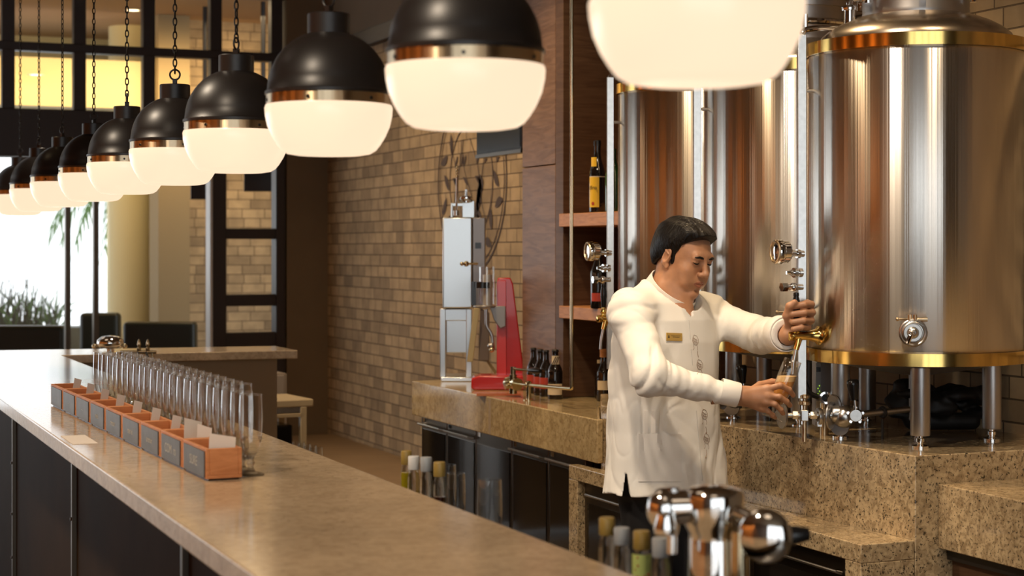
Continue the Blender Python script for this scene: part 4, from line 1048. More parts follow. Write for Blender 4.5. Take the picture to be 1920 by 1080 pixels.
# chrome beer tower in the foreground
DT = 2.62; q = at_d(1340, DT); f_ = DT/3200
t = thing('beer_tower', 'blurred chrome beer tower with round taps in the foreground', 'beer tower', (q.x, q.y, .93), -ALPHA)
X = lambda px: (px-1340)*f_
Z = lambda py: H-(py-468)*f_-.93
r0 = 56*f_
MB().lathe([(0,.001),(.055,.001),(.055,.012),(.042,.018),(.040,Z(1010)),(r0*.85,Z(1000)),(r0,Z(985)),(r0,Z(930)),(r0*.97,Z(922)),(r0*.80,Z(915)),(r0*.4,Z(911)),(0,Z(910))], seg=64).build('tower_body', M['chrome'], t, smooth=50)
MB().cyl((X(1378),-.055,-.0),(X(1378),-.055,Z(985)),.014,seg=24).build('side_pipe', M['nickel'], t)
a = MB().cyl((X(1300),-.0,Z(950)),(X(1244),-.0,Z(952)),.026,seg=32).sphere((X(1246),0,Z(955)), 34*f_, 32, 20, (1,1,1.2)).cyl((X(1262),0,Z(975)),(X(1262),0,Z(915)),.010,seg=20).build('left_tap', M['chrome'], t, smooth=50)
MB().lathe([(0,0),(.018,0),(.020,.01),(.014,.03),(0,.035)], (X(1246),-.03,Z(995)), (0,0,1), 20).cyl((X(1256),-.035,Z(990)),(X(1256),-.035,Z(1030)),.008,seg=14).build('tap_spout', M['chrome'], a)
b = MB().cyl((X(1385),-.01,Z(968)),(X(1440),-.06,Z(985)),.014,seg=24).cyl((X(1372),-.03,Z(952)),(X(1405),-.045,Z(965)),.010,seg=20).build('right_tap', M['chrome'], t, smooth=50)
MB().lathe([(0,-.012),(.020,-.014),(.036,-.008),(.041,.0),(.036,.008),(.020,.014),(0,.016)], (X(1421),-.075,Z(990)), (-.35,-1,.05), 48).build('tap_wheel', M['chrome'], b, smooth=60)
MB().lathe([(0,0),(.012,0),(.015,.02),(.010,.045),(0,.048)], (X(1452),-.05,Z(995)), (1,.1,.05), 20).build('tap_grip', M['black_plastic'], b)

# small tap fittings on the far bar
q = at(215, 665, ZB); D = depth(q.x, q.y)
t = thing('far_beer_tower', 'small shiny domed tap tower at the far corner of the bar', 'beer tower', (q.x, q.y+.12, ZB), -ALPHA)
MB().lathe([(0,0),(.05,0),(.05,.006),(.02,.01),(.02,.02),(.055,.03),(.066,.045),(.062,.065),(.04,.082),(0,.088)], seg=40).build('dome', M['chrome'], t, smooth=50)
for x in (-.075, .072): MB().sphere((x,-.01,.035), .013, 16, 10).cyl((x*.6,0,.035),(x,-.01,.035),.007,seg=10).build('side_knob', M['nickel'], t)
q = at(275, 672, ZB)
t = thing('far_tap_rail', 'little brass rail with two upright taps on the far bar', 'tap rail', (q.x, q.y+.12, ZB), -ALPHA)
MB().cyl((-.10,0,.022),(.07,0,.022),.009,seg=14).cyl((-.08,0,0),(-.08,0,.02),.008,seg=12).cyl((.05,0,0),(.05,0,.02),.008,seg=12).build('rail', M['nickel'], t)
for x in (-.013, .028):
    h_ = MB().lathe([(0,.03),(.009,.03),(.011,.038),(.006,.048),(.009,.058),(.005,.075),(.003,.082),(0,.084)], (x,0,0), seg=16).build('tap_handle', M['nickel'], t)
    MB().tube([(x-.005,-.01,.022),(x+.002,-.03,-.0+.015),(x+.012,-.05,.004)], .005, 10).build('tap_nozzle', M['black_metal'], h_)

# ================================================================== THE BARMAN: signed distance fields -> one surface
class Field:
    def __init__(s, b0, b1, h):
        s.h = h; s.b0 = np.array(b0, float); n = (np.ceil((np.array(b1)-s.b0)/h)+1).astype(int); s.n = n
        s.V = np.full(tuple(n), 1e2, np.float32)
        s.ax = [(s.b0[i]+h*np.arange(n[i])).astype(np.float32) for i in range(3)]
    def _sl(s, lo, hi, m):
        r = []
        for i in range(3):
            a = int(np.clip(math.floor((lo[i]-m-s.b0[i])/s.h), 0, s.n[i]-1)); b = int(np.clip(math.ceil((hi[i]+m-s.b0[i])/s.h)+1, a+1, s.n[i]))
            r.append(slice(a, b))
        return tuple(r)
    def _g(s, sl): return s.ax[0][sl[0]][:,None,None], s.ax[1][sl[1]][None,:,None], s.ax[2][sl[2]][None,None,:]
    def op(s, fn, lo, hi, k, mode='add'):
        sl = s._sl(lo, hi, max(k, .002)+3*s.h+.004); X, Y, Z = s._g(sl); d = fn(X, Y, Z).astype(np.float32); V = s.V[sl]
        if mode == 'add':
            hh = np.maximum(k-np.abs(V-d), 0)/k if k > 0 else 0
            s.V[sl] = np.minimum(V, d)-hh*hh*k*.25
        else:
            d = -d; hh = np.maximum(k-np.abs(V-d), 0)/k if k > 0 else 0
            s.V[sl] = np.maximum(V, d)+hh*hh*k*.25
        return s
    def cone(s, a, b, r1, r2, k=.01, mode='add'):
        a = np.array(a, float); b = np.array(b, float); ab = b-a; L2 = max(ab.dot(ab), 1e-12)
        def fn(X, Y, Z):
            t = np.clip(((X-a[0])*ab[0]+(Y-a[1])*ab[1]+(Z-a[2])*ab[2])/L2, 0, 1)
            return np.sqrt((X-a[0]-t*ab[0])**2+(Y-a[1]-t*ab[1])**2+(Z-a[2]-t*ab[2])**2)-(r1+(r2-r1)*t)
        r = max(r1, r2); return s.op(fn, np.minimum(a, b)-r, np.maximum(a, b)+r, k, mode)
    def ell(s, c, r, k=.01, R=None, mode='add'):
        c = np.array(c, float); r = np.array(r, float); R = np.eye(3) if R is None else R; m = max(r)
        def fn(X, Y, Z):
            x, y, z = X-c[0], Y-c[1], Z-c[2]
            q = [x*R[0][i]+y*R[1][i]+z*R[2][i] for i in range(3)]
            k0 = np.sqrt(sum((q[i]/r[i])**2 for i in range(3))); k1 = np.sqrt(sum((q[i]/r[i]**2)**2 for i in range(3)))+1e-9
            return k0*(k0-1)/k1
        return s.op(fn, c-m, c+m, k, mode)
def surfnet(F):
    V = F.V; n = V.shape; S_ = V < 0
    c = np.zeros((n[0]-1, n[1]-1, n[2]-1), np.int8)
    for a in (0,1):
        for b in (0,1):
            for d in (0,1): c += S_[a:n[0]-1+a, b:n[1]-1+b, d:n[2]-1+d]
    act = (c > 0) & (c < 8); I = np.argwhere(act); idx = -np.ones(act.shape, np.int64); idx[act] = np.arange(len(I))
    acc = np.zeros((len(I),3)); cnt = np.zeros(len(I))
    cr = [np.array(q) for q in ((0,0,0),(1,0,0),(0,1,0),(1,1,0),(0,0,1),(1,0,1),(0,1,1),(1,1,1))]
    val = [V[I[:,0]+q[0], I[:,1]+q[1], I[:,2]+q[2]] for q in cr]
    for a, b in ((0,1),(2,3),(4,5),(6,7),(0,2),(1,3),(4,6),(5,7),(0,4),(1,5),(2,6),(3,7)):
        va, vb = val[a], val[b]; m = (va < 0) != (vb < 0); t = np.where(m, va/(va-vb+1e-20), 0)
        p = cr[a][None]+t[:,None]*(cr[b]-cr[a])[None]; acc[m] += p[m]; cnt[m] += 1
    P_ = (I+acc/np.maximum(cnt,1)[:,None])*F.h+F.b0
    faces = []
    for ax in range(3):
        sa = [slice(None)]*3; sb = [slice(None)]*3; sa[ax] = slice(0,n[ax]-1); sb[ax] = slice(1,n[ax])
        A, B = S_[tuple(sa)], S_[tuple(sb)]; E = np.argwhere(A != B)
        o1, o2 = [(1,2),(2,0),(0,1)][ax]
        ok = (E[:,o1] > 0) & (E[:,o2] > 0) & (E[:,o1] < n[o1]-1) & (E[:,o2] < n[o2]-1); E = E[ok]
        def cell(d1, d2):
            q = E.copy(); q[:,o1] += d1; q[:,o2] += d2; return idx[q[:,0], q[:,1], q[:,2]]
        Q = np.stack([cell(-1,-1), cell(0,-1), cell(0,0), cell(-1,0)], 1)
        flip = ~A[E[:,0], E[:,1], E[:,2]]; Q[flip] = Q[flip][:,::-1]; faces.append(Q)
    return P_, np.concatenate(faces)
def relax(P_, Fq, it=2, lam=.5):
    n = len(P_); e = np.concatenate([Fq[:,[0,1]], Fq[:,[1,2]], Fq[:,[2,3]], Fq[:,[3,0]]]); e = np.concatenate([e, e[:,::-1]])
    deg = np.bincount(e[:,0], minlength=n).astype(float)
    for _ in range(it):
        s_ = np.stack([np.bincount(e[:,0], weights=P_[e[:,1],i], minlength=n) for i in range(3)], 1)/np.maximum(deg,1)[:,None]
        P_ = P_+(s_-P_)*lam
    return P_
def mesh_np(name, P_, Fq, mats, parent=None, mi=None):
    me = bpy.data.meshes.new(name); me.from_pydata(P_.tolist(), [], Fq.tolist())
    for m in (mats if isinstance(mats, list) else [mats]): me.materials.append(m)
    me.polygons.foreach_set('use_smooth', [True]*len(Fq))
    if mi is not None: me.polygons.foreach_set('material_index', mi.astype(np.int32))
    me.update(); o = bpy.data.objects.new(name, me); col.objects.link(o)
    if parent: o.parent = parent
    return o
def vnoise(X, Y, Z, seed):             # smooth value noise, unit cells
    rs = np.random.RandomState(seed); T = rs.rand(32,32,32).astype(np.float32)
    def f(v): i = np.floor(v).astype(int); t = v-i; return i, t*t*(3-2*t)
    X, Y, Z = np.broadcast_arrays(X, Y, Z); (i, u), (j, v), (k, w_) = f(X), f(Y), f(Z); r = 0
    for a in (0,1):
        for b in (0,1):
            for c in (0,1): r = r+T[(i+a)%32,(j+b)%32,(k+c)%32]*(u if a else 1-u)*(v if b else 1-v)*(w_ if c else 1-w_)
    return r

# everything of the barman is in metres, x right / y away as the camera sees him, origin between his feet
OX, OD = .50, 5.50
def PT(px, py, D): return np.array([(px-960)/3200*D-OX, D-OD, H-(py-468)*D/3200])
# head frame
yaw, pit = math.radians(42), math.radians(19)
fh = np.array([math.sin(yaw), -math.cos(yaw), 0]); Lv = np.array([math.cos(yaw), math.sin(yaw), 0]); Zv = np.array([0,0,1.])
Fv = fh*math.cos(pit)-Zv*math.sin(pit); Uv = Zv*math.cos(pit)+fh*math.sin(pit)
tl_ = math.radians(3); Lv, Uv = Lv*math.cos(tl_)-Uv*math.sin(tl_), Uv*math.cos(tl_)+Lv*math.sin(tl_)
RH = np.stack([Lv, Fv, Uv], 1)
HO = PT(1281, 484, 5.50)
def HL(l, f, u): return HO+Lv*l+Fv*f+Uv*u
def HE(F_, c, r, k=.01, mode='add', R=None): F_.ell(HL(*c), r, k, RH if R is None else RH@R, mode)
def rot(axis, deg):
    a = math.radians(deg); c, s_ = math.cos(a), math.sin(a)
    return {'l': np.array([[1,0,0],[0,c,-s_],[0,s_,c]]), 'f': np.array([[c,0,s_],[0,1,0],[-s_,0,c]]), 'u': np.array([[c,-s_,0],[s_,c,0],[0,0,1]])}[axis]

F = Field(HO+[-.19,-.20,-.30], HO+[.16,.17,.15], .0018)
HE(F, (0,-.012,.040), (.073,.092,.080), .01)                 # skull
HE(F, (0,.022,.000), (.0655,.068,.088), .02)                 # face block
HE(F, (0,.028,-.060), (.055,.056,.046), .02)                 # jaw
HE(F, (0,.079,-.091), (.022,.018,.017), .022)                # chin
for s_ in (-1, 1):
    HE(F, (s_*.047,.008,-.058), (.020,.034,.034), .02)       # jaw angle
    HE(F, (s_*.041,.060,-.022), (.022,.022,.022), .02)       # cheekbone
    HE(F, (s_*.033,.068,-.052), (.020,.020,.024), .02)       # lower cheek
F.cone(HL(-.034,.080,.033), HL(.034,.080,.033), .010, .010, .014)      # brow
for s_ in (-1, 1): HE(F, (s_*.031,.096,.014), (.018,.013,.011), .010, 'sub')   # eye sockets
for s_ in (-1, 1):
    HE(F, (s_*.031,.0765,.014), (.0145,.0125,.0118), .003)   # lidded eyeball
    F.cone(HL(s_*.043,.080,.025), HL(s_*.020,.090,.028), .0045, .0045, .006)
F.cone(HL(0,.086,.024), HL(0,.106,-.014), .0070, .0095, .010)          # nose bridge
HE(F, (0,.109,-.019), (.0115,.0115,.0098), .008)             # nose tip
for s_ in (-1, 1):
    HE(F, (s_*.0125,.098,-.023), (.0078,.0095,.0078), .005)
    F.cone(HL(s_*.006,.103,-.030), HL(s_*.007,.100,-.026), .0028, .002, .002, 'sub')
HE(F, (0,.080,-.053), (.028,.018,.022), .014)                # mouth mound
for s_ in (-1, 1):
    F.cone(HL(s_*.024,.084,-.0545), HL(s_*.005,.0975,-.0475), .0030, .0048, .004)
    F.cone(HL(s_*.023,.084,-.0570), HL(0,.0960,-.0620), .0034, .0058, .004)
F.cone(HL(-.021,.091,-.0550), HL(0,.103,-.0545), .0012, .0024, .001, 'sub'); F.cone(HL(.021,.091,-.0550), HL(0,.103,-.0545), .0012, .0024, .001, 'sub')
F.cone(HL(0,.094,-.078), HL(0,.094,-.078), .006, .006, .01, 'sub')     # under the lower lip
for s_ in (-1, 1):                                            # ears
    R_ = rot('l', -14)@rot('u', s_*-18)
    HE(F, (s_*.0765,-.004,.002), (.0085,.0185,.0325), .006, R=R_)
    HE(F, (s_*.0865,.001,.004), (.0085,.0115,.0205), .003, 'sub', R=R_)
    F.cone(HL(s_*.081,-.010,.020), HL(s_*.081,.004,.012), .0035, .003, .003)
    F.cone(HL(s_*.0755,.010,.000), HL(s_*.0765,.008,-.010), .0045, .0045, .004)
    HE(F, (s_*.0745,.004,-.026), (.0065,.009,.011), .006)
NB = PT(1256, 548, 5.51)
F.cone(HL(0,-.036,-.035), NB, .051, .055, .03)               # neck
F.cone(HL(0,-.014,-.078), NB+[.006,-.006,0], .028, .044, .03)

F.cone(NB, NB+[0,.0,-.09], .060, .068, .03)
F.cone(NB+[.020,-.024,-.03], NB+[.030,-.040,-.10], .045, .05, .03)
Ph, Fh = surfnet(F); Ph = relax(Ph, Fh, 2, .4)
# arms, trunk and legs under the clothes
tf = np.array([math.sin(math.radians(45)), -math.cos(math.radians(45)), 0]); tl = np.array([math.cos(math.radians(45)), math.sin(math.radians(45)), 0])
SR, SL = PT(1180, 579, 5.38), PT(1318, 588, 5.68)
ER, EL = PT(1222, 702, 5.20), PT(1425, 626, 5.56)
WR, WL = PT(1388, 742, 5.21), PT(1479, 629, 5.292)
ctr = PT(1247, 700, 5.52)

def finger(F_, pts, r0=.0092, r1=.0075, k=.004):
    n = len(pts)-1
    for i in range(n):
        a = r0+(r1-r0)*i/n; b = r0+(r1-r0)*(i+1)/n; F_.cone(pts[i], pts[i+1], a, b, k if i else .010)
# right hand round the glass
F = Field(WR+[-.09,-.07,-.09], WR+[.19,.13,.07], .0016)
kn = [PT(1438,729,5.205), PT(1440,742,5.198), PT(1436,754,5.200), PT(1428,765,5.212)]
for i, p in enumerate(kn):
    F.cone(WR+np.array([0,0,.010-.007*i]), p, .0155, .0125, .016)
F.cone(WR+[-.09,0,0], WR, .027, .023, .02)
F.cone(WR+[.02,.012,.004], PT(1425,745,5.225), .018, .016, .02)
finger(F, [kn[0], PT(1463,723,5.196), PT(1480,731,5.212), PT(1487,741,5.233)], .0100, .0078)
finger(F, [kn[1], PT(1461,744,5.190), PT(1475,753,5.206), PT(1481,760,5.226)], .0098, .0078)
finger(F, [kn[2], PT(1453,758,5.194), PT(1464,768,5.205), PT(1468,775,5.222)], .0094, .0074)
finger(F, [kn[3], PT(1440,771,5.208), PT(1449,779,5.216), PT(1453,783,5.228)], .0084, .0066)
finger(F, [PT(1402,738,5.235), PT(1425,722,5.278), PT(1447,716,5.292), PT(1466,716,5.290)], .0135, .0085)
Pr, Fr = surfnet(F); Pr = relax(Pr, Fr, 2, .4)
# left hand round the tap handle
F = Field(WL+[-.08,-.08,-.09], WL+[.10,.10,.14], .0016)
F.cone(WL+(EL-WL)*.35, WL, .028, .026, .02)
F.cone(WL, PT(1490,600,5.300), .026, .024, .02)
F.ell(PT(1492,594,5.300), (.020,.020,.040), .015)
ys = [572, 587, 602, 615]; xs = [(1514,1521,1508,1489), (1517,1523,1509,1487), (1516,1521,1507,1487), (1511,1515,1503,1488)]
for i in range(4):
    y_ = ys[i]; a, b, c_, d_ = xs[i]; rr_ = .0118-.0008*(i == 3)-.0002*i
    m_ = PT(a, y_-2, 5.298); F.cone(PT(1492,594+ (y_-594)*.5,5.305), m_, .018, .0125, .012)
    finger(F, [m_, PT(b, y_-1, 5.268), PT(c_, y_-1, 5.243), PT(d_, y_+2, 5.246)], rr_, rr_*.86, .003)
finger(F, [PT(1481,612,5.278), PT(1475,592,5.256), PT(1480,574,5.243), PT(1490,567,5.240)], .0135, .0098, .006)
Pl, Fl = surfnet(F); Pl = relax(Pl, Fl, 2, .4)
# clothed trunk, arms and legs as skin (hidden, but one body)
F = Field([-.42,-.48,.02], [.50,.42,1.46], .010)
def trunk(F_, lv, k=.03):
    for (z0, a0, b0), (z1, a1, b1) in zip(lv[:-1], lv[1:]):
        pass
F.ell(ctr+[0,.0,.0], (.12,.12,.30), .05); F.ell(np.array([ctr[0],ctr[1],.95]), (.14,.12,.16), .05)
F.cone(SR, SL, .05, .05, .04); F.cone(SR, ER, .045, .038, .02); F.cone(ER, WR, .036, .026, .02); F.cone(SL, EL, .045, .038, .02); F.cone(EL, WL, .036, .026, .02)
HP = [np.array([ctr[0],ctr[1]+.02,.90])-tl*.09, np.array([ctr[0],ctr[1]+.02,.90])+tl*.09]
for p in HP:
    F.cone(p, p+[0,0,-.42], .072, .05, .03); F.cone(p+[0,0,-.42], p+[0,.02,-.82], .05, .035, .02)
Pb, Fb = surfnet(F)
off1 = len(Ph); off2 = off1+len(Pr); off3 = off2+len(Pl)
Pall = np.concatenate([Ph, Pr, Pl, Pb]); Fall = np.concatenate([Fh, Fr+off1, Fl+off2, Fb+off3])
# lips get their own tint
cen = Ph[Fh].mean(1)-HO; hl = cen@RH
lip = (np.abs(hl[:,0]) < .024) & (hl[:,2] < -.0455+.0*hl[:,0]) & (hl[:,2] > -.0665) & (hl[:,1] > .083+.012*(1-np.abs(hl[:,0])/.024))
lipz = np.abs(hl[:,2]+.0555) < .0115*(1-(np.abs(hl[:,0])/.027)**2)
mi = np.zeros(len(Fall), int); mi[:len(Fh)][lip & lipz] = 1
def skinmat(name, c, rough=.42):
    m, nt, b = newmat(name); S(b, color=c, rough=rough, sss=.12)
    b.inputs['Subsurface Radius'].default_value = (.012,.005,.003); b.inputs['Subsurface Scale'].default_value = .6
    n = nt.nodes.new('ShaderNodeTexNoise'); n.inputs['Scale'].default_value = 28; n.inputs['Detail'].default_value = 4
    tc = nt.nodes.new('ShaderNodeTexCoord'); nt.links.new(tc.outputs['Object'], n.inputs['Vector'])
    r = nt.nodes.new('ShaderNodeValToRGB'); r.color_ramp.elements[0].position = .35; r.color_ramp.elements[1].position = .7
    r.color_ramp.elements[0].color = (*[v*.88 for v in c],1); r.color_ramp.elements[1].color = (*[min(1,v*1.1) for v in c],1)
    nt.links.new(n.outputs['Fac'], r.inputs['Fac']); nt.links.new(r.outputs['Color'], b.inputs['Base Color']); return m
M['skin'] = skinmat('brown_skin', (.50,.25,.135)); M['lips'] = skinmat('lips', (.40,.150,.085), .4)
x, y = cw(OX, OD)
man = mesh_np('person', Pall, Fall, [M['skin'], M['lips']], None, mi)
man.location = (x, y, 0); man.rotation_euler = (0,0,-ALPHA)
tag(man, 'barman in a white long sleeved shirt filling a beer glass at the tap, looking down', 'person')

# hair: combed back, black, glossy
F = Field(HO+[-.16,-.16,-.10], HO+[.16,.16,.17], .0018)
HE(F, (0,-.016,.044), (.0835,.102,.0875), .01)
HE(F, (0,.040,.094), (.058,.052,.030), .03)
HE(F, (0,-.060,.0), (.070,.055,.065), .02)
X, Y, Z = F.ax[0][:,None,None]-HO[0], F.ax[1][None,:,None]-HO[1], F.ax[2][None,None,:]-HO[2]
l_ = X*Lv[0]+Y*Lv[1]+Z*Lv[2]; f_ = X*Fv[0]+Y*Fv[1]+Z*Fv[2]; u_ = X*Uv[0]+Y*Uv[1]+Z*Uv[2]
wv = vnoise(l_*95+1.2*vnoise(l_*20+9, f_*20+9, u_*20+9, 3), f_*14+40, u_*14+40, 1)
wv2 = vnoise(l_*22+40, f_*12+50, u_*10+50, 7)
F.V += (.014*(wv-.5)+.008*(wv2-.5)).astype(np.float32)
al = np.abs(l_)
front = (f_-.030-1.05*(u_-.036)-.10*np.maximum(al-.03,0))*.7                        # hairline over brow and temples
low = (-.050+.95*(f_+.075)-u_)*.75                                                # bottom edge rising to the ear
low = np.where(f_ < -.070, -.050-u_, low)
side = np.maximum(np.maximum(f_-.026-.15*u_, .008-f_), -.014-u_)                     # sideburn
low = np.minimum(low, np.maximum(side, .055-al))
F.V = np.maximum(F.V, np.maximum(front, low).astype(np.float32))
for s_ in (-1, 1): HE(F, (s_*.0655,.0150,.022), (.0075,.011,.032), .008); HE(F, (s_*.0655,.016,-.004), (.006,.008,.014), .006)
Px, Fx = surfnet(F); Px = relax(Px, Fx, 1, .4)
m, nt, b = newmat('black_hair'); S(b, color=(.007,.005,.0035), rough=.31, spec=.20)
tc = nt.nodes.new('ShaderNodeTexCoord'); mp = nt.nodes.new('ShaderNodeMapping'); mp.inputs['Rotation'].default_value = (0,.5,.4); mp.inputs['Scale'].default_value = (20,90,20)
n = nt.nodes.new('ShaderNodeTexNoise'); n.inputs['Scale'].default_value = 2.2; n.inputs['Detail'].default_value = 5; n.inputs['Distortion'].default_value = .6
bp = nt.nodes.new('ShaderNodeBump'); bp.inputs['Strength'].default_value = .8; bp.inputs['Distance'].default_value = .006
nt.links.new(tc.outputs['Object'], mp.inputs['Vector']); nt.links.new(mp.outputs['Vector'], n.inputs['Vector']); nt.links.new(n.outputs['Fac'], bp.inputs['Height']); nt.links.new(bp.outputs['Normal'], b.inputs['Normal'])
M['hair'] = m
hair = mesh_np('hair', Px, Fx, M['hair'], man); hair['label'] = 'short wavy black hair combed back'
# brows, lash lines
bvh_head = BVHTree.FromPolygons([tuple(p) for p in Ph.tolist()], [tuple(f) for f in Fh.tolist()])
def on_face(l, u, off=.0006):
    o_ = Vector(HL(l, .16, u)); h, nrm, i_, d_ = bvh_head.ray_cast(o_, Vector(-Fv)); return (h+Vector(Fv)*off) if h else Vector(HL(l,.09,u))
for s_ in (-1, 1):
    pts = [on_face(s_*(.014+.0045*k), .0285+.0040*math.sin(min(k/5,1)*PI*.55)-.0012*max(k-4,0)) for k in range(8)]
    MB().tube(pts, [.0022,.0036,.0044,.0044,.0040,.0034,.0026,.0012], 8).build('eyebrow', M['hair'], man)
    pts = [on_face(s_*(.019+.0036*k), .0115-.0030*math.sin(PI*k/7), .0) for k in range(8)]
    MB().tube(pts, [.0010,.0019,.0026,.0029,.0028,.0025,.0018,.0009], 8).build('eyelashes', M['hair'], man)

# trousers and shoes
F = Field([-.36,-.34,.05], [.36,.38,1.0], .006)
hc = np.array([ctr[0], ctr[1]+.01, 0])
def ellcol(z0, z1, a0, b0, a1, b1, c0, c1):
    def fn(X, Y, Z):
        t = np.clip((Z-z0)/(z1-z0), 0, 1); a = a0+(a1-a0)*t; b = b0+(b1-b0)*t
        x = X-(c0[0]+(c1[0]-c0[0])*t); y_ = Y-(c0[1]+(c1[1]-c0[1])*t)
        u = x*tl[0]+y_*tl[1]; v = x*tf[0]+y_*tf[1]
        k = np.sqrt((u/a)**2+(v/b)**2)+1e-6
        return np.maximum((k-1)*np.minimum(a, b), np.maximum(z0-Z, Z-z1))
    return fn
F.op(ellcol(.78,.98,.185,.128,.175,.125,hc,hc), [-.25,-.25,.78], [.25,.25,.98], .02)
for p in HP:
    F.cone(p+[0,0,-.06], p+[.01,-.02,-.45], .098, .072, .05); F.cone(p+[.01,-.02,-.45], p+[0,.02,-.84], .072, .058, .02)
F.V += (.006*(vnoise(F.ax[0][:,None,None]*14+5, F.ax[1][None,:,None]*14+5, F.ax[2][None,None,:]*9+5, 5)-.5)).astype(np.float32)
Pt, Ft = surfnet(F); Pt = relax(Pt, Ft, 1)
mesh_np('trousers', Pt, Ft, simple('black_trousers', (.008,.007,.008), .75), man)
for p in HP:
    F = Field(p*[1,1,0]+[-.2,-.2,0], p*[1,1,0]+[.25,.2,.13], .006); q = np.array([p[0],p[1]+.02,0])
    F.cone(q+[0,0,.045], q+tf*.15+[0,0,.035], .045, .038, .02); F.cone(q+[0,0,.05], q+[0,0,.10], .045, .042, .02)
    F.V = np.maximum(F.V, (.004-F.ax[2][None,None,:]).astype(np.float32))
    Ps, Fs = surfnet(F); mesh_np('shoe', Ps, Fs, M['black_plastic'], man)

# shirt
F = Field([-.34,-.50,.76], [.52,.36,1.50], .0040)
cz = lambda px, z, D=5.52: np.array([(px-960)/3200*D-OX, D-OD])
LV = [(.775,.246,.168,1250),(.86,.232,.162,1249),(.98,.216,.152,1247),(1.12,.212,.146,1246),(1.26,.210,.142,1247),(1.33,.196,.128,1248),(1.385,.155,.100,1250),(1.425,.090,.075,1254)]
def torso(X, Y, Z):
    zs_ = np.array([q[0] for q in LV]); a = np.interp(Z, zs_, [q[1] for q in LV]); b = np.interp(Z, zs_, [q[2] for q in LV])
    cx = np.interp(Z, zs_, [cz(q[3], q[0])[0] for q in LV]); x = X-cx; y_ = Y-.02
    u = x*tl[0]+y_*tl[1]; v = x*tf[0]+y_*tf[1]; k = np.sqrt((u/a)**2+(v/b)**2)+1e-6
    d = (k-1)*np.minimum(a, b); return np.maximum(d, np.maximum(.782-.0*Z-Z, Z-1.455))
F.op(torso, [-.30,-.30,.76], [.34,.32,1.46], .01)
F.cone(SR, SL, .052, .050, .07)
F.cone(PT(1230,553,5.57), SR, .036, .050, .05); F.cone(PT(1270,566,5.60), SL, .034, .050, .05)
F.cone(SR+[.004,.0,-.008], ER+[-.004,0,-.004], .058, .059, .035); F.cone(ER+[-.004,0,-.004], WR+[-.015,0,.0], .056, .031, .02)
F.cone(SL, EL+[0,0,-.005], .062, .057, .035); F.cone(EL+[0,0,-.005], WL+[-.006,.010,.004], .057, .049, .02)
X, Y, Z = F.ax[0][:,None,None], F.ax[1][None,:,None], F.ax[2][None,None,:]
def along(a, b):
    ab = b-a; return lambda: ((X-a[0])*ab[0]+(Y-a[1])*ab[1]+(Z-a[2])*ab[2])/math.sqrt(ab.dot(ab)), lambda: np.clip(((X-a[0])*ab[0]+(Y-a[1])*ab[1]+(Z-a[2])*ab[2])/ab.dot(ab), 0, 1)
def wgt(a, b, r):
    ab = b-a; t = np.clip(((X-a[0])*ab[0]+(Y-a[1])*ab[1]+(Z-a[2])*ab[2])/ab.dot(ab), 0, 1)
    d = np.sqrt((X-a[0]-t*ab[0])**2+(Y-a[1]-t*ab[1])**2+(Z-a[2]-t*ab[2])**2); return np.clip((r-d)/(r*.3), 0, 1), t
disp = np.zeros(F.V.shape, np.float32)
u = X*tl[0]+Y*tl[1]
warp = vnoise(X*6+9, Y*6+9, Z*4+9, 21)
drape = 1-1.8*np.abs(vnoise(u*13+4*warp+8, Y*5+8, Z*2.6+u*3+8, 22)-.5)+.4*vnoise(u*30+5*warp+8, Y*7+8, Z*5-u*6+8, 23)-.15
wt = np.clip((1.36-Z)/.2, 0, 1)
cn = vnoise(u*9+5*warp+3, Y*4+3, Z*3.2-u*4+3, 71); cn2 = vnoise(u*8-Z*9+3*warp+3, Y*4+3, Z*8+u*6+3, 72)
drape = drape*.8+.16*np.exp(-((cn-.5)/.07)**2)+.07*np.exp(-((cn2-.5)/.06)**2)
disp += ((drape-.72)*.014*wt).astype(np.float32)
for (a, b, sd, am) in ((SR, ER, 31, .008), (ER, WR, 32, .011), (SL, EL, 33, .009), (EL, WL, 34, .010)):
    w_, t = wgt(np.array(a), np.array(b), .11); ab = np.array(b)-np.array(a); ab = ab/np.linalg.norm(ab)
    s_ = (X-a[0])*ab[0]+(Y-a[1])*ab[1]+(Z-a[2])*ab[2]
    perp = (X-a[0])*.6-(Z-a[2])*.5+(Y-a[1])*.6
    nz = vnoise(s_*17+perp*15+3*warp+12, perp*6+12, Y*6+12, sd); nz = 1.1-1.5*np.abs(nz-.5)*1.6+.35*(1-2*np.abs(vnoise(s_*34+perp*24+3*warp+12, perp*10+12, Z*9+12, sd+5)-.5))-.6
    cn = vnoise(s_*11+perp*13+4*warp+3, perp*5+3, Y*5+3, sd+60); cn2 = vnoise(s_*19-perp*12+4*warp+3, perp*8+3, Z*7+3, sd+61)
    nz = nz*.7+.38*np.exp(-((cn-.5)/.09)**2)+.24*np.exp(-((cn2-.5)/.09)**2)+.0
    disp = disp*(1-w_).astype(np.float32)+((nz-.48)*am*w_*((1-t**3) if sd in (32,34) else 1)).astype(np.float32)
F.V += disp; del disp
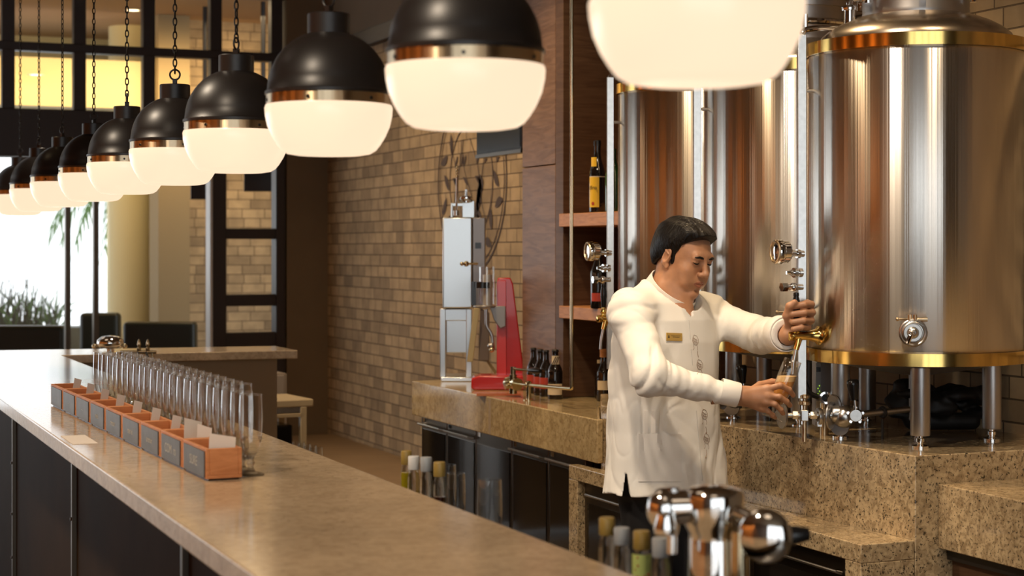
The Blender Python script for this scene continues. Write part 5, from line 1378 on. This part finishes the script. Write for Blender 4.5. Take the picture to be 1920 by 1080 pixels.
# opening at the neck, slit at the side seam, cuff ends
axc = (Vector(tf)*math.sin(math.radians(38))+Vector((0,0,1))*math.cos(math.radians(38))).normalized(); ct = Vector(PT(1256, 550, 5.515))
e1 = (Vector(tf)-axc*Vector(tf).dot(axc)).normalized(); e2 = axc.cross(e1)
for q_ in (-.018, 0, .018): F.cone(ct+e1*q_-axc*.026, ct+e1*q_+axc*.14, .080, .125, .003, 'sub')
pf = ct+e1*.090
F.cone(PT(1288,566,5.40), PT(1293,602,5.395), .026, .006, .003, 'sub'); F.cone(PT(1288,566,5.44), PT(1293,600,5.43), .022, .006, .003, 'sub')
sx = (1172-960)/3200*5.40-OX
cut = np.maximum(np.abs(X-sx-.0*Z)-.14*(.868-Z), np.maximum(Z-.868, Y+.02))
F.V = np.maximum(F.V, (-cut*.95).astype(np.float32))
for Wp, E_ in ((WR, ER), (WL, EL)):
    ax_ = (Wp-E_)/np.linalg.norm(Wp-E_); e = Wp-ax_*.008
    pl_ = (X-e[0])*ax_[0]+(Y-e[1])*ax_[1]+(Z-e[2])*ax_[2]
    near = np.sqrt((X-Wp[0])**2+(Y-Wp[1])**2+(Z-Wp[2])**2)-.14
    F.V = np.maximum(F.V, np.minimum(pl_, -near).astype(np.float32))
    F.cone(e-ax_*.035, e+ax_*.02, .030, .034, .003, 'sub')
Ps, Fs = surfnet(F); Ps = relax(Ps, Fs, 1, .45)
m, nt, b = newmat('white_linen'); S(b, color=(.90,.87,.81), rough=.75, sheen=.15)
tc = nt.nodes.new('ShaderNodeTexCoord'); n = nt.nodes.new('ShaderNodeTexNoise'); n.inputs['Scale'].default_value = 6.5; n.inputs['Detail'].default_value = 5; n.inputs['Distortion'].default_value = .9
try: n.noise_type = 'RIDGED_MULTIFRACTAL'
except Exception: pass
mp = nt.nodes.new('ShaderNodeMapping'); mp.inputs['Rotation'].default_value = (.3,.5,.2); mp.inputs['Scale'].default_value = (1.3,1.0,.55)
nt.links.new(tc.outputs['Object'], mp.inputs['Vector']); nt.links.new(mp.outputs['Vector'], n.inputs['Vector']); bp = nt.nodes.new('ShaderNodeBump'); bp.inputs['Strength'].default_value = .8; bp.inputs['Distance'].default_value = .02
nt.links.new(n.outputs['Fac'], bp.inputs['Height']); nt.links.new(bp.outputs['Normal'], b.inputs['Normal'])
M['linen'] = m
shirt = mesh_np('shirt', Ps, Fs, M['linen'], man); shirt['label'] = 'untucked white linen shirt with embroidery'
bvh = BVHTree.FromPolygons([tuple(p) for p in Ps.tolist()], [tuple(f) for f in Fs.tolist()])
EYE = Vector((-OX, -OD, H))            # only used to find the front of the shirt
def on_shirt(px, py, off=.001):
    d = Vector(PT(px, py, 5.5))-EYE; h, nrm, i_, ds = bvh.ray_cast(EYE, d.normalized())
    if h is None: return None, None
    if nrm.dot(d) > 0: nrm = -nrm
    return h+nrm*off, nrm
def patch(name, mat, x0, x1, y0, y1, nx, ny, off=.0018, parent=None, rnd=None):
    vs = []; ok = True
    for j in range(ny+1):
        for i in range(nx+1):
            p_, n_ = on_shirt(x0+(x1-x0)*i/nx, y0+(y1-y0)*j/ny, off); vs.append(p_)
    mb = MB(); fs = []
    good = [v for v in vs if v is not None]
    vs = [v if v is not None else good[0] for v in vs]
    back = [Vector(v)+Vector((0,.002,0)) for v in vs]; n0 = len(vs)
    for j in range(ny):
        for i in range(nx):
            a = j*(nx+1)+i; fs.append((a, a+nx+1, a+nx+2, a+1))
    bd = [i for i in range(nx+1)]+[j*(nx+1)+nx for j in range(1,ny+1)]+[ny*(nx+1)+i for i in range(nx-1,-1,-1)]+[j*(nx+1) for j in range(ny-1,0,-1)]
    for k in range(len(bd)):
        a, b_ = bd[k], bd[(k+1) % len(bd)]; fs.append((a, b_, b_+n0, a+n0))
    mb.add(vs+back, fs); return mb.build(name, mat, parent or shirt, smooth=40)
M['linen_trim'] = simple('white_linen_trim', (.90,.86,.80), .8)
patch('pocket', M['linen_trim'], 1197, 1277, 813, 903, 16, 18, .0022)
for px in (1208, 1222, 1236): patch('pleat', M['linen_trim'], px, px+7, 770, 812, 2, 10, .0016)
# stitched ornaments down the front (small upright line drawings)
mb = MB()
def stroke(pts, r=.0006):
    q_ = [on_shirt(a, b_, .0008)[0] for a, b_ in pts]; q_ = [v for v in q_ if v is not None]
    if len(q_) > 1: mb.tube(q_, r, 5)
for (cx_, cy_, s_) in ((1303,641,1), (1311,687,1), (0,0,0), (1320,780,1), (1324,826,1)):
    if not s_:
        stroke([(1307,658),(1308,664),(1309,670)], .0008); M['thread'] = simple('taupe_thread', (.36,.25,.17), .8)
        mb.build('embroidery', M['thread'], shirt, smooth=60); mb = MB(); continue
    stroke([(cx_-2,cy_-13),(cx_+3,cy_-11),(cx_+6,cy_-5),(cx_+6,cy_+2),(cx_+2,cy_+6),(cx_-3,cy_+4),(cx_-5,cy_-2),(cx_-4,cy_-9),(cx_-2,cy_-13)])
    for k in range(4): stroke([(cx_-4+2*k,cy_-8+k),(cx_-3+2*k,cy_-1+k),(cx_-3+2*k,cy_+4)], .0007)
    stroke([(cx_-3,cy_-8),(cx_+1,cy_-4),(cx_+5,cy_-3)]); stroke([(cx_-4,cy_-3),(cx_,cy_),(cx_+5,cy_+1)])
    stroke([(cx_-3,cy_+5),(cx_-2,cy_+12),(cx_-4,cy_+15)]); stroke([(cx_+3,cy_+5),(cx_+5,cy_+12),(cx_+4,cy_+16)])
for a, b_ in (((1323,800),(1324,812)), ((1324,843),(1323,858))):
    stroke([a, ((a[0]+b_[0])/2+1,(a[1]+b_[1])/2), b_], .0008); p_, n_ = on_shirt(b_[0], b_[1], .0008)
    if p_ is not None: mb.sphere(p_, .0022, 8, 6, (1,1,1.6))
mb.build('embroidery', M['thread'], shirt, smooth=60)
mb = MB()
for y0, y1 in ((600, 640), (655, 690), (770, 905)):
    q_ = [on_shirt(1291+(yy-600)*.085, yy, .0006)[0] for yy in range(y0, y1, 6)]; q_ = [v for v in q_ if v is not None]
    mb.tube(q_, .0012, 5)
mb.build('placket_seam', simple('pale_seam', (.66,.64,.60), .8), shirt)
# mandarin collar: open band round the neck
n = 48; vs = []; fs = []
for k in range(n+1):
    a = math.radians(9+342*k/n); dr = e1*math.cos(a)*1.26+e2*math.sin(a)*1.08
    vs += [ct+dr*.0750+axc*-.022, ct+dr*.0705+axc*.028, ct+dr*.0677+axc*.028, ct+dr*.0710+axc*-.022]
for k in range(n):
    for j in range(4): fs.append((4*k+j, 4*k+(j+1)%4, 4*k+4+(j+1)%4, 4*k+4+j))
fs += [(3,2,1,0), (4*n,4*n+1,4*n+2,4*n+3)]
MB().add(vs, fs).build('collar', M['linen_trim'], shirt, smooth=50)
for Wp, E_, r_ in ((WR, ER, .0385), (WL, EL, .056)):
    ax_ = Vector((Wp-E_)/np.linalg.norm(Wp-E_)); e = Vector(Wp)-ax_*.006
    if r_ > .05: e = e+Vector((-.004,.006,.004))
    MB().lathe([(r_*1.02,-.058),(r_*1.04,-.056),(r_,-.002),(r_-.001,0),(r_-.004,0),(r_-.003,-.05)], e, ax_, 40).build('cuff', M['linen_trim'], shirt, smooth=50)
# brass name badge
p0, n0_ = on_shirt(1263, 632, .004)
nb = Vector((tf[0]*.6, tf[1]-.25, .12)).normalized(); ub = Vector((0,0,1)).cross(nb).normalized(); ub = (ub+Vector((0,0,-.05))).normalized(); vb = nb.cross(ub).normalized()
w2, h2 = .0285, .0125
bd = MB().extrude([(-w2,-h2),(w2,-h2),(w2,h2),(-w2,h2)], p0-nb*.001, ub, vb, nb, .0025).build('name_badge', simple('gilt_badge', (.72,.47,.13), .38, .5), shirt, bevel=.0006)
mb = MB()
for (a0, a1, v_) in ((-.012,.022,.0035), (-.006,.018,-.0005)):
    x_ = a0
    while x_ < a1:
        q_ = p0+nb*.0016+ub*x_+vb*v_; mb.extrude([(0,-.0009),(.0022,-.0009),(.0022,.0009),(0,.0009)], q_, ub, vb, nb, .0002); x_ += .0031
mb.extrude([(-.003,-.004),(.003,-.004),(.001,.005),(-.001,.005)], p0+nb*.0016-ub*.020, ub, vb, nb, .0002)
mb.build('badge_lettering', M['ink'], bd)

# ------------------------------------------------------------------ the glass being filled
gf, gm = PT(1447, 784, 5.262), PT(1487, 675, 5.262)
axg = Vector(gm-gf).normalized()
gl = thing('filled_beer_glass', 'half filled beer glass tilted under the brass tap in the barman\'s hand', 'beer glass', (0,0,0))
wb = Matrix.Translation((x, y, 0)) @ Matrix.Rotation(-ALPHA, 4, 'Z')
x, y = cw(OX, OD); wb = Matrix.Translation((x, y, 0)) @ Matrix.Rotation(-ALPHA, 4, 'Z')
foot = wb @ Vector(gf); gl.location = foot
ag = (wb.to_3x3() @ axg).normalized(); s_ = (Vector(gm-gf).length)/.1805
prg = [(0,0),(.030,0),(.0305,.002),(.022,.005),(.010,.010),(.0062,.018),(.0085,.028),(.0165,.046),(.0235,.068),(.0272,.095),(.0280,.122),(.0268,.150),(.0250,.180),
       (.0240,.1805),(.0256,.150),(.0268,.122),(.0260,.095),(.0222,.070),(.0150,.050),(.006,.036),(0,.034)]
MB().lathe([(r*s_*1.02, h*s_) for r, h in prg[8:14]], (0,0,0), ag, 48).build('bowl', M['thin'], gl, smooth=70)
MB().lathe([(r*s_*1.02, h*s_) for r, h in prg[:9]+[(.020,.066),(.0150,.050),(.006,.036),(0,.034)]], (0,0,0), ag, 48).build('stem', M['stem'], gl, smooth=70)
mb = MB().lathe([(0,.0345),(.006,.0365),(.0149,.0505),(.0221,.0705),(.0259,.0952),(.0266,.112),(.0262,.135),(0,.137)], (0,0,0), ag, 48)
mb.v = [tuple(Vector(p)*s_*1.0) for p in mb.v]
# level the beer surface
up = Vector((0,0,1))
lv = ag*.100*s_
def level(mb_, zmax):
    out = []
    for p in mb_.v:
        p = Vector(p)
        if p.z > zmax: p = p-ag*((p.z-zmax)/ag.z)
        out.append(tuple(p))
    mb_.v = out
level(mb, .113); mb.build('beer', M['beer'], gl, smooth=50)
mb = MB().lathe([(0,.06),(.0195,.062),(.0224,.072),(.0255,.092),(.0266,.110),(.0264,.130),(.0258,.150),(.0250,.165),(0,.167)], (0,0,0), ag, 48)
mb.v = [tuple(Vector(p)*s_) for p in mb.v]; 
def band(mb_, z0, z1):
    out = []
    for p in mb_.v:
        p = Vector(p)
        if p.z > z1: p = p-ag*((p.z-z1)/ag.z)
        if p.z < z0: p = p+ag*((z0-p.z)/ag.z)
        out.append(tuple(p))
    mb_.v = out
band(mb, .1132, .130); mb.build('foam', M['foam'], gl, smooth=50)

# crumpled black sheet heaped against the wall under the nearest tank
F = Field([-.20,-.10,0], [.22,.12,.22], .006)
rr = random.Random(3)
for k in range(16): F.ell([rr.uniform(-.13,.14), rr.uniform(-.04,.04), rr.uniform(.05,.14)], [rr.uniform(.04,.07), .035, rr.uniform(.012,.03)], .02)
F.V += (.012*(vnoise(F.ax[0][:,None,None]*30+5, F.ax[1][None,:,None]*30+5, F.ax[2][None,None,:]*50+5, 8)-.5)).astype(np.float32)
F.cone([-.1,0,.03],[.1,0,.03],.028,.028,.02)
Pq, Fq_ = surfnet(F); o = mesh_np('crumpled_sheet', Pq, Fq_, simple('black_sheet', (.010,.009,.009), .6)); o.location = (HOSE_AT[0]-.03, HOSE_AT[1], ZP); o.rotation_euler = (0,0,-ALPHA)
tag(o, 'crumpled black sheet heaped under the nearest tank by the wall', 'sheet')
